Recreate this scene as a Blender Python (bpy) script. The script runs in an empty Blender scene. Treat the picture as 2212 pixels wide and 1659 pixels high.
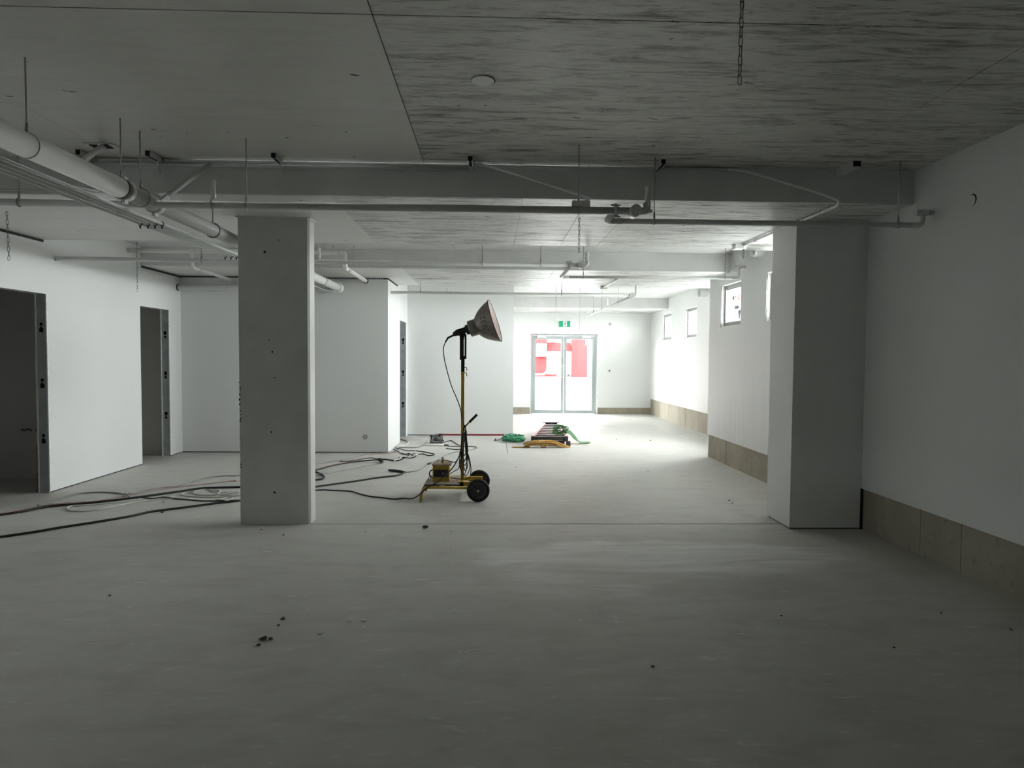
import bpy, bmesh, math, random
from mathutils import Vector, Matrix
random.seed(7)
scene = bpy.context.scene
COL = scene.collection
PI = math.pi

# ------------------------------------------------------------------ camera
CAM_H = 1.58
_yaw, _pitch, _roll = math.radians(1.756), math.radians(-2.300), math.radians(0.412)
_f = Vector((math.sin(_yaw)*math.cos(_pitch), math.cos(_yaw)*math.cos(_pitch), math.sin(_pitch)))
_r = Vector((math.cos(_yaw), -math.sin(_yaw), 0.0))
_u = _r.cross(_f)
_r2 = _r*math.cos(_roll) + _u*math.sin(_roll)
_u2 = -_r*math.sin(_roll) + _u*math.cos(_roll)
cam_d = bpy.data.cameras.new('camera')
cam_d.sensor_width = 36.0
cam_d.lens = 1402.6/2212*36.0
cam_d.clip_start = 0.05
cam_d.clip_end = 300
cam = bpy.data.objects.new('camera', cam_d)
COL.objects.link(cam)
m = Matrix.Identity(4)
for i in range(3):
    m[i][0], m[i][1], m[i][2] = _r2[i], _u2[i], -_f[i]
m[2][3] = CAM_H
cam.matrix_world = m
scene.camera = cam

# ------------------------------------------------------------------ sky and exposure
SKY = 72.0
world = bpy.data.worlds.new('overcast_sky')
scene.world = world
world.use_nodes = True
bg = world.node_tree.nodes['Background']
bg.inputs['Color'].default_value = (0.95, 0.985, 1.0, 1)      # even white overcast
bg.inputs['Strength'].default_value = SKY
vs = scene.view_settings
vs.view_transform = 'Standard'
vs.look = 'None'
vs.gamma = 1.0
vs.use_curve_mapping = False
vs.exposure = 0.0
scene.cycles.max_bounces = 9
scene.cycles.diffuse_bounces = 5
scene.cycles.glossy_bounces = 2
scene.cycles.transparent_max_bounces = 8
scene.cycles.sample_clamp_indirect = 0.0

def portal(name, loc, rot, sx, sy):
    """daylight opening: tells the renderer where the sky enters"""
    d = bpy.data.lights.new(name, 'AREA')
    d.shape = 'RECTANGLE'; d.size = sx; d.size_y = sy
    d.cycles.is_portal = True
    o = bpy.data.objects.new(name, d)
    o.location = loc; o.rotation_euler = rot
    COL.objects.link(o)

# ------------------------------------------------------------------ dimensions of the place (metres)
ZC = 3.14          # slab soffit
ZS = 2.87          # band beam soffit
XL = -5.05         # left partition
XR = 3.46          # right wall, near bay
XR2 = 3.50         # right wall, middle bay
XR3 = 4.50         # right wall, far bay
YF = 18.35         # wall with the entrance door
YB = -3.6          # wall behind the camera
Y10, Y13 = 10.72, 13.15
LT = 0.13          # partition thickness

WIN = [  # wall x, y0, y1, z0, z1
    (XR3, 16.25, 17.13, 2.07, 2.76),
    (XR3, 14.24, 15.08, 2.07, 2.76),
    (XR2, 9.10, 9.90, 2.065, 2.71),
    (XR2, 6.60, 8.25, 2.065, 2.70),  # near part out of view, widened to let in more daylight
]
FILLWIN = (1.2, 1.9, 0.45, 0.78)      # unseen fill-light window added in the left wall behind the camera: y0, y1, z0, z1
HIDDEN_GLAZING = (10.90, 12.55, 1.80, 2.95)   # unseen glazing added to light the middle bay: y0, y1, z0, z1
portal('daylight_entrance', (2.03, YF+0.10, 1.15), (PI/2, 0, PI), 1.86, 2.25)
for i, (wx, a, b, c, d) in enumerate(WIN):
    portal('daylight_window', (wx+0.14, (a+b)/2, (c+d)/2), (0, PI/2, 0), d-c, b-a)
portal('daylight_corner', (XR3+0.14, (HIDDEN_GLAZING[0]+HIDDEN_GLAZING[1])/2, (HIDDEN_GLAZING[2]+HIDDEN_GLAZING[3])/2), (0, PI/2, 0), HIDDEN_GLAZING[3]-HIDDEN_GLAZING[2], HIDDEN_GLAZING[1]-HIDDEN_GLAZING[0])
portal('daylight_return', (3.93, 10.27, 2.45), (PI/2, 0, 0), 0.25, 0.7)
portal('daylight_left', (XL-0.2, (FILLWIN[0]+FILLWIN[1])/2, (FILLWIN[2]+FILLWIN[3])/2), (0, -PI/2, 0), FILLWIN[3]-FILLWIN[2], FILLWIN[1]-FILLWIN[0])

# ------------------------------------------------------------------ materials
def nt(name):
    mt = bpy.data.materials.new(name)
    mt.use_nodes = True
    t = mt.node_tree
    return mt, t, t.nodes['Principled BSDF']

def simple(name, col, rough=0.5, metal=0.0, noise=0.0, scale=20.0, bump=0.0, spec=0.5):
    mt, t, b = nt(name)
    b.inputs['Roughness'].default_value = rough
    b.inputs['Metallic'].default_value = metal
    b.inputs['Specular IOR Level'].default_value = spec
    c = (*col, 1)
    if noise or bump:
        tc = t.nodes.new('ShaderNodeTexCoord')
        n = t.nodes.new('ShaderNodeTexNoise')
        n.inputs['Scale'].default_value = scale
        n.inputs['Detail'].default_value = 6
        t.links.new(tc.outputs['Object'], n.inputs['Vector'])
        r = t.nodes.new('ShaderNodeValToRGB')
        r.color_ramp.elements[0].position = 0.3
        r.color_ramp.elements[1].position = 0.7
        r.color_ramp.elements[0].color = (*[max(0, v*(1-noise)) for v in col], 1)
        r.color_ramp.elements[1].color = (*[min(1, v*(1+noise)) for v in col], 1)
        t.links.new(n.outputs['Fac'], r.inputs['Fac'])
        t.links.new(r.outputs['Color'], b.inputs['Base Color'])
        if bump:
            bp = t.nodes.new('ShaderNodeBump')
            bp.inputs['Strength'].default_value = bump
            bp.inputs['Distance'].default_value = 0.01
            t.links.new(n.outputs['Fac'], bp.inputs['Height'])
            t.links.new(bp.outputs['Normal'], b.inputs['Normal'])
    else:
        b.inputs['Base Color'].default_value = c
    return mt

class G:
    """small node-graph helper"""
    def __init__(s, name):
        s.mt, s.t, s.b = nt(name)
        tc = s.t.nodes.new('ShaderNodeTexCoord')
        s.co = tc.outputs['Object']
    def n(s, kind): return s.t.nodes.new(kind)
    def l(s, a, b): s.t.links.new(a, b)
    def mapping(s, scale=(1,1,1), loc=(0,0,0), rot=(0,0,0), src=None):
        n = s.n('ShaderNodeMapping')
        n.inputs['Scale'].default_value = scale
        n.inputs['Location'].default_value = loc
        n.inputs['Rotation'].default_value = rot
        s.l(src or s.co, n.inputs['Vector'])
        return n.outputs[0]
    def noise(s, vec, scale=5, detail=6, rough=0.55, dist=0.0):
        n = s.n('ShaderNodeTexNoise')
        n.inputs['Scale'].default_value = scale
        n.inputs['Detail'].default_value = detail
        n.inputs['Roughness'].default_value = rough
        n.inputs['Distortion'].default_value = dist
        s.l(vec, n.inputs['Vector'])
        return n.outputs['Fac']
    def ramp(s, fac, stops):
        r = s.n('ShaderNodeValToRGB')
        e = r.color_ramp.elements
        while len(e) < len(stops): e.new(0.5)
        for el, (p, c) in zip(e, stops):
            el.position = p
            el.color = (c, c, c, 1) if isinstance(c, (int, float)) else (*c, 1)
        s.l(fac, r.inputs['Fac'])
        return r.outputs['Color']
    def math(s, op, a, b=None, c=None):
        n = s.n('ShaderNodeMath'); n.operation = op
        for i, v in enumerate((a, b, c)):
            if v is None: continue
            if isinstance(v, (int, float)): n.inputs[i].default_value = v
            else: s.l(v, n.inputs[i])
        return n.outputs[0]
    def mix(s, fac, a, b, blend='MIX'):
        n = s.n('ShaderNodeMix'); n.data_type = 'RGBA'; n.blend_type = blend
        for sock, v in ((n.inputs['Factor'], fac), (n.inputs['A'], a), (n.inputs['B'], b)):
            if isinstance(v, (int, float)): sock.default_value = v
            elif isinstance(v, tuple): sock.default_value = (*v, 1)
            else: s.l(v, sock)
        return n.outputs['Result']
    def sep(s):
        n = s.n('ShaderNodeSeparateXYZ'); s.l(s.co, n.inputs[0]); return n.outputs
    def bump(s, h, strength=0.2, dist=0.01):
        b = s.n('ShaderNodeBump')
        b.inputs['Strength'].default_value = strength
        b.inputs['Distance'].default_value = dist
        s.l(h, b.inputs['Height']); s.l(b.outputs[0], s.b.inputs['Normal'])
    def out(s, col, rough=0.6, spec=0.5):
        s.l(col, s.b.inputs['Base Color']) if not isinstance(col, tuple) else None
        if isinstance(rough, (int, float)): s.b.inputs['Roughness'].default_value = rough
        else: s.l(rough, s.b.inputs['Roughness'])
        s.b.inputs['Specular IOR Level'].default_value = spec
        return s.mt

def make_wall_paint(name, col=(0.775, 0.785, 0.775)):
    g = G(name)
    a = g.noise(g.mapping((1, 1, 0.25)), 1.3, 4)
    c = g.mix(a, tuple(v*0.955 for v in col), col)
    return g.out(c, 0.55, 0.35)

def make_ceiling(name, ply_from, lo=(0.61, 0.60, 0.565), hi=(0.71, 0.70, 0.665)):
    """board-marked concrete: plywood grain running along x, dark pits, smoother skim to the left of ply_from"""
    g = G(name)
    X, Y, Z = g.sep()
    grain = g.noise(g.mapping((0.9, 6.0, 1)), 2.3, 10, 0.74, 0.7)
    fine = g.noise(g.mapping((4, 30, 1)), 2.0, 6, 0.65)
    blot = g.noise(g.co, 1.3, 5, 0.6)
    streak = g.ramp(grain, [(0.33, 0.08), (0.42, 0.45), (0.50, 0.90), (0.72, 1.0)])
    fines = g.ramp(fine, [(0.32, 0.45), (0.46, 1.0)])
    pits = g.n('ShaderNodeTexVoronoi'); pits.inputs['Scale'].default_value = 4.4
    pits.inputs['Randomness'].default_value = 1.0
    dn = g.noise(g.co, 9, 3)
    vv = g.n('ShaderNodeVectorMath'); vv.operation = 'MULTIPLY_ADD'
    g.l(dn, vv.inputs[0]); vv.inputs[1].default_value = (0.22, 0.22, 0)
    g.l(g.mapping((1, 1.7, 1)), vv.inputs[2])
    g.l(vv.outputs[0], pits.inputs['Vector'])
    pit = g.ramp(pits.outputs['Distance'], [(0.05, 0.08), (0.10, 1.0)])
    pick = g.ramp(pits.outputs['Color'], [(0.52, 1.0), (0.60, 0.0)])
    pit = g.mix(pick, (1.0, 1.0, 1.0), pit)
    rough_conc = g.mix(1.0, streak, fines, 'MULTIPLY')
    # how much plywood grain shows: fades out in cloudy patches where the slab was skimmed
    cloud = g.noise(g.co, 0.8, 4)
    amt = g.math('MULTIPLY', g.math('GREATER_THAN', X, ply_from), g.ramp(cloud, [(0.30, 0.55), (0.6, 1.0)]))
    amt = g.math('ADD', g.math('MULTIPLY', amt, 0.85), 0.10)
    mark = g.mix(amt, (1.0, 1.0, 1.0), rough_conc)
    mark = g.mix(1.0, mark, pit, 'MULTIPLY')
    base = g.mix(blot, lo, hi)
    col = g.mix(1.0, base, mark, 'MULTIPLY')
    rg = g.ramp(grain, [(0.3, 0.50), (0.7, 0.36)])
    return g.out(col, rg, 0.5)

def make_floor():
    g = G('floor_concrete')
    X, Y, Z = g.sep()
    big = g.noise(g.co, 0.55, 5, 0.6)
    mid = g.noise(g.mapping((1, 2.6, 1)), 2.0, 7, 0.62, 0.4)
    base = g.mix(big, (0.56, 0.55, 0.515), (0.63, 0.62, 0.59))
    base = g.mix(g.ramp(mid, [(0.36, 0.45), (0.52, 0.0)]), base, (0.44, 0.43, 0.405))
    # scraped patch of pale levelling dust in front of the column, swept along x
    def swath(cx, cy, rx, ry, rot, soft=0.35, amp=0.9):
        v = g.mapping((1/rx, 1/ry, 1), (-cx/rx, -cy/ry, 0), (0, 0, 0))
        w = g.n('ShaderNodeVectorMath'); w.operation = 'MULTIPLY_ADD'
        nz = g.n('ShaderNodeTexNoise'); nz.inputs['Scale'].default_value = 1.6; nz.inputs['Detail'].default_value = 5
        g.l(g.mapping((0.8, 2.2, 1), (rot, 0, 0)), nz.inputs['Vector'])
        sb = g.n('ShaderNodeVectorMath'); sb.operation = 'SUBTRACT'
        g.l(nz.outputs['Color'], sb.inputs[0]); sb.inputs[1].default_value = (0.5, 0.5, 0.5)
        g.l(sb.outputs[0], w.inputs[0]); w.inputs[1].default_value = (amp, amp, 0); g.l(v, w.inputs[2])
        ln = g.n('ShaderNodeVectorMath'); ln.operation = 'LENGTH'
        fl = g.n('ShaderNodeVectorMath'); fl.operation = 'MULTIPLY'; fl.inputs[1].default_value = (1, 1, 0)
        g.l(w.outputs[0], fl.inputs[0]); g.l(fl.outputs[0], ln.inputs[0])
        return g.ramp(ln.outputs['Value'], [(1-soft, 1.0), (1.0, 0.0)])
    pale = swath(1.45, 5.10, 1.70, 0.50, 0.0, 0.22, 0.9)
    pale2 = swath(0.75, 4.55, 1.15, 0.40, 3.0, 0.35, 0.9)
    bare = swath(1.70, 4.42, 0.75, 0.34, 5.0, 0.45, 1.9)
    wipe = g.noise(g.mapping((0.55, 3.2, 1), (0, 0, 0), (0, 0, -0.14)), 1.3, 6, 0.6, 1.2)
    wm = g.ramp(wipe, [(0.36, 0.15), (0.60, 1.0)])
    dustm = g.math('MULTIPLY', g.math('MAXIMUM', pale, g.math('MULTIPLY', pale2, 0.7)), wm)
    dustm = g.math('MULTIPLY', dustm, g.math('SUBTRACT', 1.0, bare))
    col = g.mix(g.math('MULTIPLY', dustm, 0.8), base, (0.84, 0.84, 0.82))
    col = g.mix(g.math('MULTIPLY', bare, 0.42), col, (0.40, 0.395, 0.36))
    # faint reddish patches
    st = g.ramp(g.noise(g.mapping((1, 1, 1), (4.3, 1.7, 0)), 0.75, 3), [(0.60, 0.0), (0.72, 0.35)])
    col = g.mix(st, col, (0.50, 0.43, 0.39))
    # scuffs: short pale scratches further back
    sc = g.noise(g.mapping((2.2, 9, 1), (3, 1, 0), (0, 0, -0.12)), 3.0, 5, 0.6, 1.0)
    scm = g.ramp(sc, [(0.61, 0.0), (0.68, 0.75)])
    col = g.mix(scm, col, (0.74, 0.74, 0.725))
    rg = g.ramp(mid, [(0.3, 0.50), (0.7, 0.68)])
    return g.out(col, rg, 0.4)

def make_plinth(name, a, b):
    g = G(name)
    n1 = g.noise(g.mapping((1.2, 1.2, 0.5)), 2.3, 6, 0.6)
    n2 = g.noise(g.co, 14, 6, 0.65)
    col = g.mix(g.ramp(n1, [(0.35, 0.0), (0.65, 1.0)]), a, b)
    oi = g.n('ShaderNodeObjectInfo')
    col = g.mix(g.math('MULTIPLY', oi.outputs['Random'], 0.40), col, tuple(min(1, v*1.25) for v in b))
    col = g.mix(g.ramp(n2, [(0.32, 0.45), (0.42, 0.0)]), col, tuple(v*0.55 for v in a))
    g.bump(n2, 0.25, 0.01)
    return g.out(col, 0.75, 0.3)

def make_glass():
    mt = bpy.data.materials.new('window_glass'); mt.use_nodes = True
    t = mt.node_tree
    t.nodes.remove(t.nodes['Principled BSDF'])
    o = t.nodes['Material Output']
    tr = t.nodes.new('ShaderNodeBsdfTransparent'); tr.inputs[0].default_value = (0.95, 0.957, 0.945, 1)
    gl = t.nodes.new('ShaderNodeBsdfGlossy'); gl.inputs['Roughness'].default_value = 0.02
    lw = t.nodes.new('ShaderNodeLayerWeight'); lw.inputs['Blend'].default_value = 0.5
    pw = t.nodes.new('ShaderNodeMath'); pw.operation = 'POWER'; pw.inputs[1].default_value = 5.0
    fr = t.nodes.new('ShaderNodeMath'); fr.operation = 'MULTIPLY_ADD'; fr.inputs[1].default_value = 0.5; fr.inputs[2].default_value = 0.025
    t.links.new(lw.outputs['Facing'], pw.inputs[0]); t.links.new(pw.outputs[0], fr.inputs[0])
    mx = t.nodes.new('ShaderNodeMixShader')
    t.links.new(fr.outputs[0], mx.inputs[0]); t.links.new(tr.outputs[0], mx.inputs[1]); t.links.new(gl.outputs[0], mx.inputs[2])
    t.links.new(mx.outputs[0], o.inputs[0])
    return mt

def make_brick():
    g = G('red_brick')
    b = g.n('ShaderNodeTexBrick')
    b.inputs['Scale'].default_value = 1.0
    b.inputs['Brick Width'].default_value = 0.23
    b.inputs['Row Height'].default_value = 0.086
    b.inputs['Mortar Size'].default_value = 0.006
    b.inputs['Color1'].default_value = (0.11, 0.0075, 0.0075, 1)
    b.inputs['Color2'].default_value = (0.09, 0.005, 0.006, 1)
    b.inputs['Mortar'].default_value = (0.045, 0.004, 0.004, 1)
    g.l(g.mapping((1, 1, 1), (0, 0, 0), (PI/2, 0, 0)), b.inputs['Vector'])
    return g.out(b.outputs['Color'], 0.85, 0.2)

def make_streaky_paint(name):
    """white plasterboard with water runs and red bounce light painted in as pink (right wall, middle bay)"""
    g = G(name)
    X, Y, Z = g.sep()
    run = g.noise(g.mapping((1, 9, 0.16)), 2.0, 5, 0.6)
    lo = g.ramp(Z, [(0.1, 1.0), (0.62, 0.0)])
    lo2 = g.math('MULTIPLY', g.ramp(run, [(0.38, 0.0), (0.58, 1.0)]), g.ramp(g.math('MULTIPLY', Z, 0.3), [(0.12, 0.9), (0.60, 0.0)]))
    col = g.mix(g.math('MULTIPLY', lo2, 0.5), (0.70, 0.705, 0.70), (0.60, 0.575, 0.575))  # pinkish lower tone puts reflected red light into the colour
    return g.out(col, 0.5, 0.4)

M = {}
M['paint'] = make_wall_paint('wall_paint')
M['paint_streaky'] = make_streaky_paint('wall_paint_streaky')
M['paint_dim'] = make_wall_paint('back_room_paint', (0.78, 0.77, 0.75))
M['floor'] = make_floor()
M['ceil'] = make_ceiling('board_marked_concrete', -0.555)
M['soffit'] = make_ceiling('board_marked_soffit', -1.315, (0.72, 0.72, 0.70), (0.82, 0.82, 0.80))
M['conc_paint'] = simple('painted_concrete', (0.68, 0.685, 0.675), 0.6, 0, 0.05, 3.0)
M['column'] = simple('column_concrete', (0.60, 0.605, 0.585), 0.65, 0, 0.05, 4.0)
M['plinth'] = make_plinth('plinth_concrete', (0.26, 0.23, 0.18), (0.37, 0.335, 0.27))
M['plinth_far'] = M['plinth']
M['dark'] = simple('dark_void', (0.012, 0.012, 0.012), 0.9)
M['glass'] = make_glass()
M['alu'] = simple('aluminium_frame', (0.36, 0.40, 0.40), 0.45, 0.15)
M['frame_grey'] = simple('window_frame_grey', (0.33, 0.34, 0.33), 0.5)
M['reveal'] = simple('plaster_reveal', (0.80, 0.80, 0.78), 0.7, 0, 0.12, 30, 0.3)
M['galv'] = simple('galvanised_steel', (0.46, 0.50, 0.52), 0.45, 0.25, 0.14, 9)
M['pipe'] = simple('painted_pipe', (0.66, 0.665, 0.65), 0.38, 0, 0.03, 6)
M['pvc'] = simple('white_pvc', (0.78, 0.785, 0.76), 0.35)
M['black_metal'] = simple('blackened_steel', (0.03, 0.03, 0.03), 0.5, 0.3)
M['brick'] = make_brick()
M['white_wall'] = simple('white_render', (0.30, 0.30, 0.30), 0.8)
M['pave'] = simple('outdoor_concrete', (0.28, 0.28, 0.275), 0.9, 0, 0.06, 2)
M['bluegrey'] = simple('bluegrey_paint', (0.06, 0.06, 0.11), 0.6)
M['exit_green'] = simple('exit_green', (0.0, 0.33, 0.17), 0.35)
M['white_plastic'] = simple('white_plastic', (0.80, 0.81, 0.80), 0.35)
M['red_sign'] = simple('red_sign_paint', (0.05, 0.0015, 0.002), 0.7, spec=0.0)
M['grey_sign'] = simple('grey_facade_paint', (0.0075, 0.009, 0.0095), 0.8, spec=0.0)
M['red_plate'] = simple('red_bottom_plate', (0.22, 0.012, 0.018), 0.6)
M['track'] = simple('track_shadow_gap', (0.035, 0.036, 0.036), 0.8)

# ------------------------------------------------------------------ mesh helpers
class MB:
    def __init__(s):
        s.v, s.f, s.sm = [], [], []
    def add(s, vs_, fs, smooth=False, M_=None):
        o = len(s.v)
        s.v += [(M_ @ Vector(v))[:] if M_ is not None else tuple(v) for v in vs_]
        s.f += [tuple(i+o for i in f) for f in fs]
        s.sm += [smooth]*len(fs)
        return s
    def box(s, x0, x1, y0, y1, z0, z1, M_=None):
        x0, x1 = min(x0, x1), max(x0, x1); y0, y1 = min(y0, y1), max(y0, y1); z0, z1 = min(z0, z1), max(z0, z1)
        vs_ = [(x0,y0,z0),(x1,y0,z0),(x1,y1,z0),(x0,y1,z0),(x0,y0,z1),(x1,y0,z1),(x1,y1,z1),(x0,y1,z1)]
        return s.add(vs_, [(0,3,2,1),(4,5,6,7),(0,1,5,4),(1,2,6,5),(2,3,7,6),(3,0,4,7)], False, M_)
    def bar(s, p, q, w, h, up=(0,0,1)):
        """rectangular bar from p to q, w across, h along up"""
        p, q = Vector(p), Vector(q); d = (q-p); L = d.length; d.normalize()
        u = Vector(up); a = d.cross(u)
        if a.length < 1e-4: a = d.cross(Vector((1,0,0)))
        a.normalize(); u = a.cross(d).normalized()
        Mx = Matrix(((d.x,a.x,u.x,p.x),(d.y,a.y,u.y,p.y),(d.z,a.z,u.z,p.z),(0,0,0,1)))
        return s.box(0, L, -w/2, w/2, -h/2, h/2, Mx)
    def cyl(s, p, q, r, n=16, r2=None, caps=True):
        return s.tube([p, q], r if r2 is None else [r, r2], n, caps)
    def tube(s, pts, r, n=8, caps=True, smooth=True):
        pts = [Vector(p) for p in pts]
        N = len(pts)
        rs = r if isinstance(r, (list, tuple)) else [r]*N
        tang = []
        for i in range(N):
            a = pts[max(0, i-1)]; b = pts[min(N-1, i+1)]
            d = b-a
            tang.append(d.normalized() if d.length > 1e-9 else Vector((0,0,1)))
        t0 = tang[0]
        ref = Vector((0,0,1)) if abs(t0.z) < 0.9 else Vector((1,0,0))
        nrm = (ref - t0*ref.dot(t0)).normalized()
        vs_, fs = [], []
        for i in range(N):
            t = tang[i]
            nrm = nrm - t*nrm.dot(t)
            if nrm.length < 1e-6:
                nrm = t.orthogonal()
            nrm.normalize()
            bn = t.cross(nrm)
            for k in range(n):
                a = 2*PI*k/n
                vs_.append((pts[i] + (nrm*math.cos(a) + bn*math.sin(a))*rs[i])[:])
        for i in range(N-1):
            for k in range(n):
                a, b = i*n+k, i*n+(k+1) % n
                fs.append((a, b, b+n, a+n))
        o0 = len(s.f)
        s.add(vs_, fs, smooth)
        if caps:
            o = len(s.v) - len(vs_)
            s.f.append(tuple(o+k for k in reversed(range(n)))); s.sm.append(False)
            s.f.append(tuple(o+(N-1)*n+k for k in range(n))); s.sm.append(False)
        return s
    def lathe(s, prof, org, axis, n=32, smooth=True):
        """prof: list of (distance along axis, radius)"""
        ax = Vector(axis).normalized(); a = ax.orthogonal().normalized(); b = ax.cross(a)
        org = Vector(org); vs_, fs = [], []
        for d, r in prof:
            for k in range(n):
                t = 2*PI*k/n
                vs_.append((org + ax*d + (a*math.cos(t)+b*math.sin(t))*r)[:])
        for i in range(len(prof)-1):
            for k in range(n):
                p, q = i*n+k, i*n+(k+1) % n
                fs.append((p, q, q+n, p+n))
        return s.add(vs_, fs, smooth)
    def disc(s, c, axis, r, n=24, h=0.01):
        c = Vector(c); ax = Vector(axis).normalized()
        return s.cyl(c, c+ax*h, r, n)
    def prism(s, poly, axis, a0, a1):
        """poly in the two other axes (x,y)/(x,z)/(y,z), extruded along axis 'x','y','z'"""
        def P(u, v, w):
            return {'z': (u, v, w), 'y': (u, w, v), 'x': (w, u, v)}[axis]
        n = len(poly)
        vs_ = [P(u, v, a0) for u, v in poly] + [P(u, v, a1) for u, v in poly]
        fs = [tuple(range(n)), tuple(reversed(range(n, 2*n)))]
        fs += [(i, i+n, (i+1) % n+n, (i+1) % n) for i in range(n)]
        return s.add(vs_, fs)
    def sphere(s, c, r, n=12, sc=(1,1,1)):
        c = Vector(c); vs_, fs = [], []
        k = n//2
        for i in range(k+1):
            th = PI*i/k
            for j in range(n):
                ph = 2*PI*j/n
                vs_.append((c.x+r*sc[0]*math.sin(th)*math.cos(ph), c.y+r*sc[1]*math.sin(th)*math.sin(ph), c.z+r*sc[2]*math.cos(th)))
        for i in range(k):
            for j in range(n):
                fs.append((i*n+j, (i+1)*n+j, (i+1)*n+(j+1) % n, i*n+(j+1) % n))
        return s.add(vs_, fs, True)
    def torus(s, c, axis, R, r, n=24, m_=8, arc=(0, 2*PI), sq=(1, 1)):
        ax = Vector(axis).normalized(); a = ax.orthogonal().normalized(); b = ax.cross(a)
        full = abs(arc[1]-arc[0]-2*PI) < 1e-6
        pts = []
        K = n if full else n+1
        for i in range(K):
            t = arc[0] + (arc[1]-arc[0])*i/n
            pts.append(Vector(c) + a*math.cos(t)*R*sq[0] + b*math.sin(t)*R*sq[1])
        if full: pts.append(pts[0])
        return s.tube(pts, r, m_, not full)
    def build(s, name, mat, parent=None, loc=None):
        me = bpy.data.meshes.new(name)
        off = Vector(loc) if loc is not None else Vector((0,0,0))
        me.from_pydata([(Vector(v)-off)[:] for v in s.v], [], s.f)
        me.polygons.foreach_set('use_smooth', s.sm)
        bm = bmesh.new(); bm.from_mesh(me)
        bmesh.ops.recalc_face_normals(bm, faces=bm.faces)
        bm.to_mesh(me); bm.free()
        me.validate(); me.update()
        o = bpy.data.objects.new(name, me)
        me.materials.append(M[mat] if isinstance(mat, str) else mat)
        COL.objects.link(o)
        if parent is not None:
            o.parent = parent
            o.matrix_parent_inverse = Matrix.Identity(4)
            o.location = off - WLOC.get(parent.name, Vector((0,0,0)))
        else:
            o.location = off
        WLOC[o.name] = off
        return o

WLOC = {}
def smooth_path(pts, per=6):
    """Catmull-Rom through the points"""
    P = [Vector(p) for p in pts]
    P = [P[0]*2-P[1]] + P + [P[-1]*2-P[-2]]
    out = []
    for i in range(1, len(P)-2):
        a, b, c, d = P[i-1], P[i], P[i+1], P[i+2]
        for k in range(per):
            t = k/per
            out.append(0.5*((2*b) + (c-a)*t + (2*a-5*b+4*c-d)*t*t + (3*b-a-3*c+d)*t**3))
    out.append(P[-2])
    return out

def tag(o, label, cat, group=None):
    o['label'] = label; o['category'] = cat
    if group: o['group'] = group
    return o
def struct(o, label=None, cat=None):
    o['kind'] = 'structure'
    if label: o['label'] = label
    if cat: o['category'] = cat
    return o
def empty(name, loc):
    o = bpy.data.objects.new(name, None)
    o.empty_display_size = 0.1
    o.location = loc
    COL.objects.link(o)
    WLOC[o.name] = Vector(loc)
    return o
def flat_with_holes(name, outer, holes, thick, mat, Mx, parent):
    """plate cut by holes: outlines in 2D, thick, placed by Mx"""
    cu = bpy.data.curves.new(name, 'CURVE'); cu.dimensions = '2D'; cu.fill_mode = 'BOTH'; cu.extrude = thick/2
    for poly in [outer]+holes:
        sp = cu.splines.new('POLY'); sp.points.add(len(poly)-1); sp.use_cyclic_u = True
        for p, (x, y) in zip(sp.points, poly): p.co = (x, y, 0, 1)
    ob = bpy.data.objects.new(name+'_outline', cu)
    me = bpy.data.meshes.new_from_object(ob)
    bpy.data.objects.remove(ob); bpy.data.curves.remove(cu)
    me.transform(Mx); me.name = name
    me.materials.clear(); me.materials.append(M[mat])
    o = bpy.data.objects.new(name, me); COL.objects.link(o)
    if parent is not None:
        o.parent = parent; o.location = -WLOC.get(parent.name, Vector((0,0,0)))
    return o
# ================================================================== STRUCTURE
# ---- floor
fl = MB().box(XL-LT, 4.8, YB-0.1, 4.3, -0.05, 0.0).box(-8.7, 4.8, 4.3, 18.62, -0.05, 0.0).build('floor', 'floor'); struct(fl)
# saw-cut joints in the slab (thin dark grooves filled with dirt)
mb = MB().box(-1.70, 2.78, 6.118, 6.126, 0.0, 0.0012)
mb.build('control_joint', 'track', fl)
mb = MB().box(0.262, 0.270, 10.7, 12.6, 0.0, 0.0012)
mb.build('control_joint', 'track', fl)

# ---- ceiling slab with form panels
ceil = MB().box(XL-LT-0.1, 4.9, YB-0.2, 4.3, ZC+0.014, ZC+0.25).box(-8.8, 4.9, 4.3, 18.7, ZC+0.014, ZC+0.25).build('ceiling', 'dark'); struct(ceil)
rnd = random.Random(3)
def panel_field(parent, xs, ys, z, mat, gap=0.006, th=0.016):
    for i in range(len(xs)-1):
        for j in range(len(ys)-1):
            dz = rnd.uniform(0, 0.0035)
            MB().box(xs[i]+gap/2, xs[i+1]-gap/2, ys[j]+gap/2, ys[j+1]-gap/2, z-dz, z+th).build('form_panel', mat, parent)
panel_field(ceil, [-5.35, -2.95, -0.555, 2.62, 4.85], [YB-0.15, -1.75, -0.55, 0.64, 1.84, 3.04, 4.19, 5.32], ZC, 'ceil')
panel_field(ceil, [-8.7, -5.35, -2.95, -0.555, 1.85, 4.85], [7.48, 8.55, 9.55], ZC, 'conc_paint')
panel_field(ceil, [-8.7, -5.35, -2.95, -0.555, 1.85, 4.85], [11.73, 12.9, 14.1, 15.3, 16.6], ZC, 'conc_paint')

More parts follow.
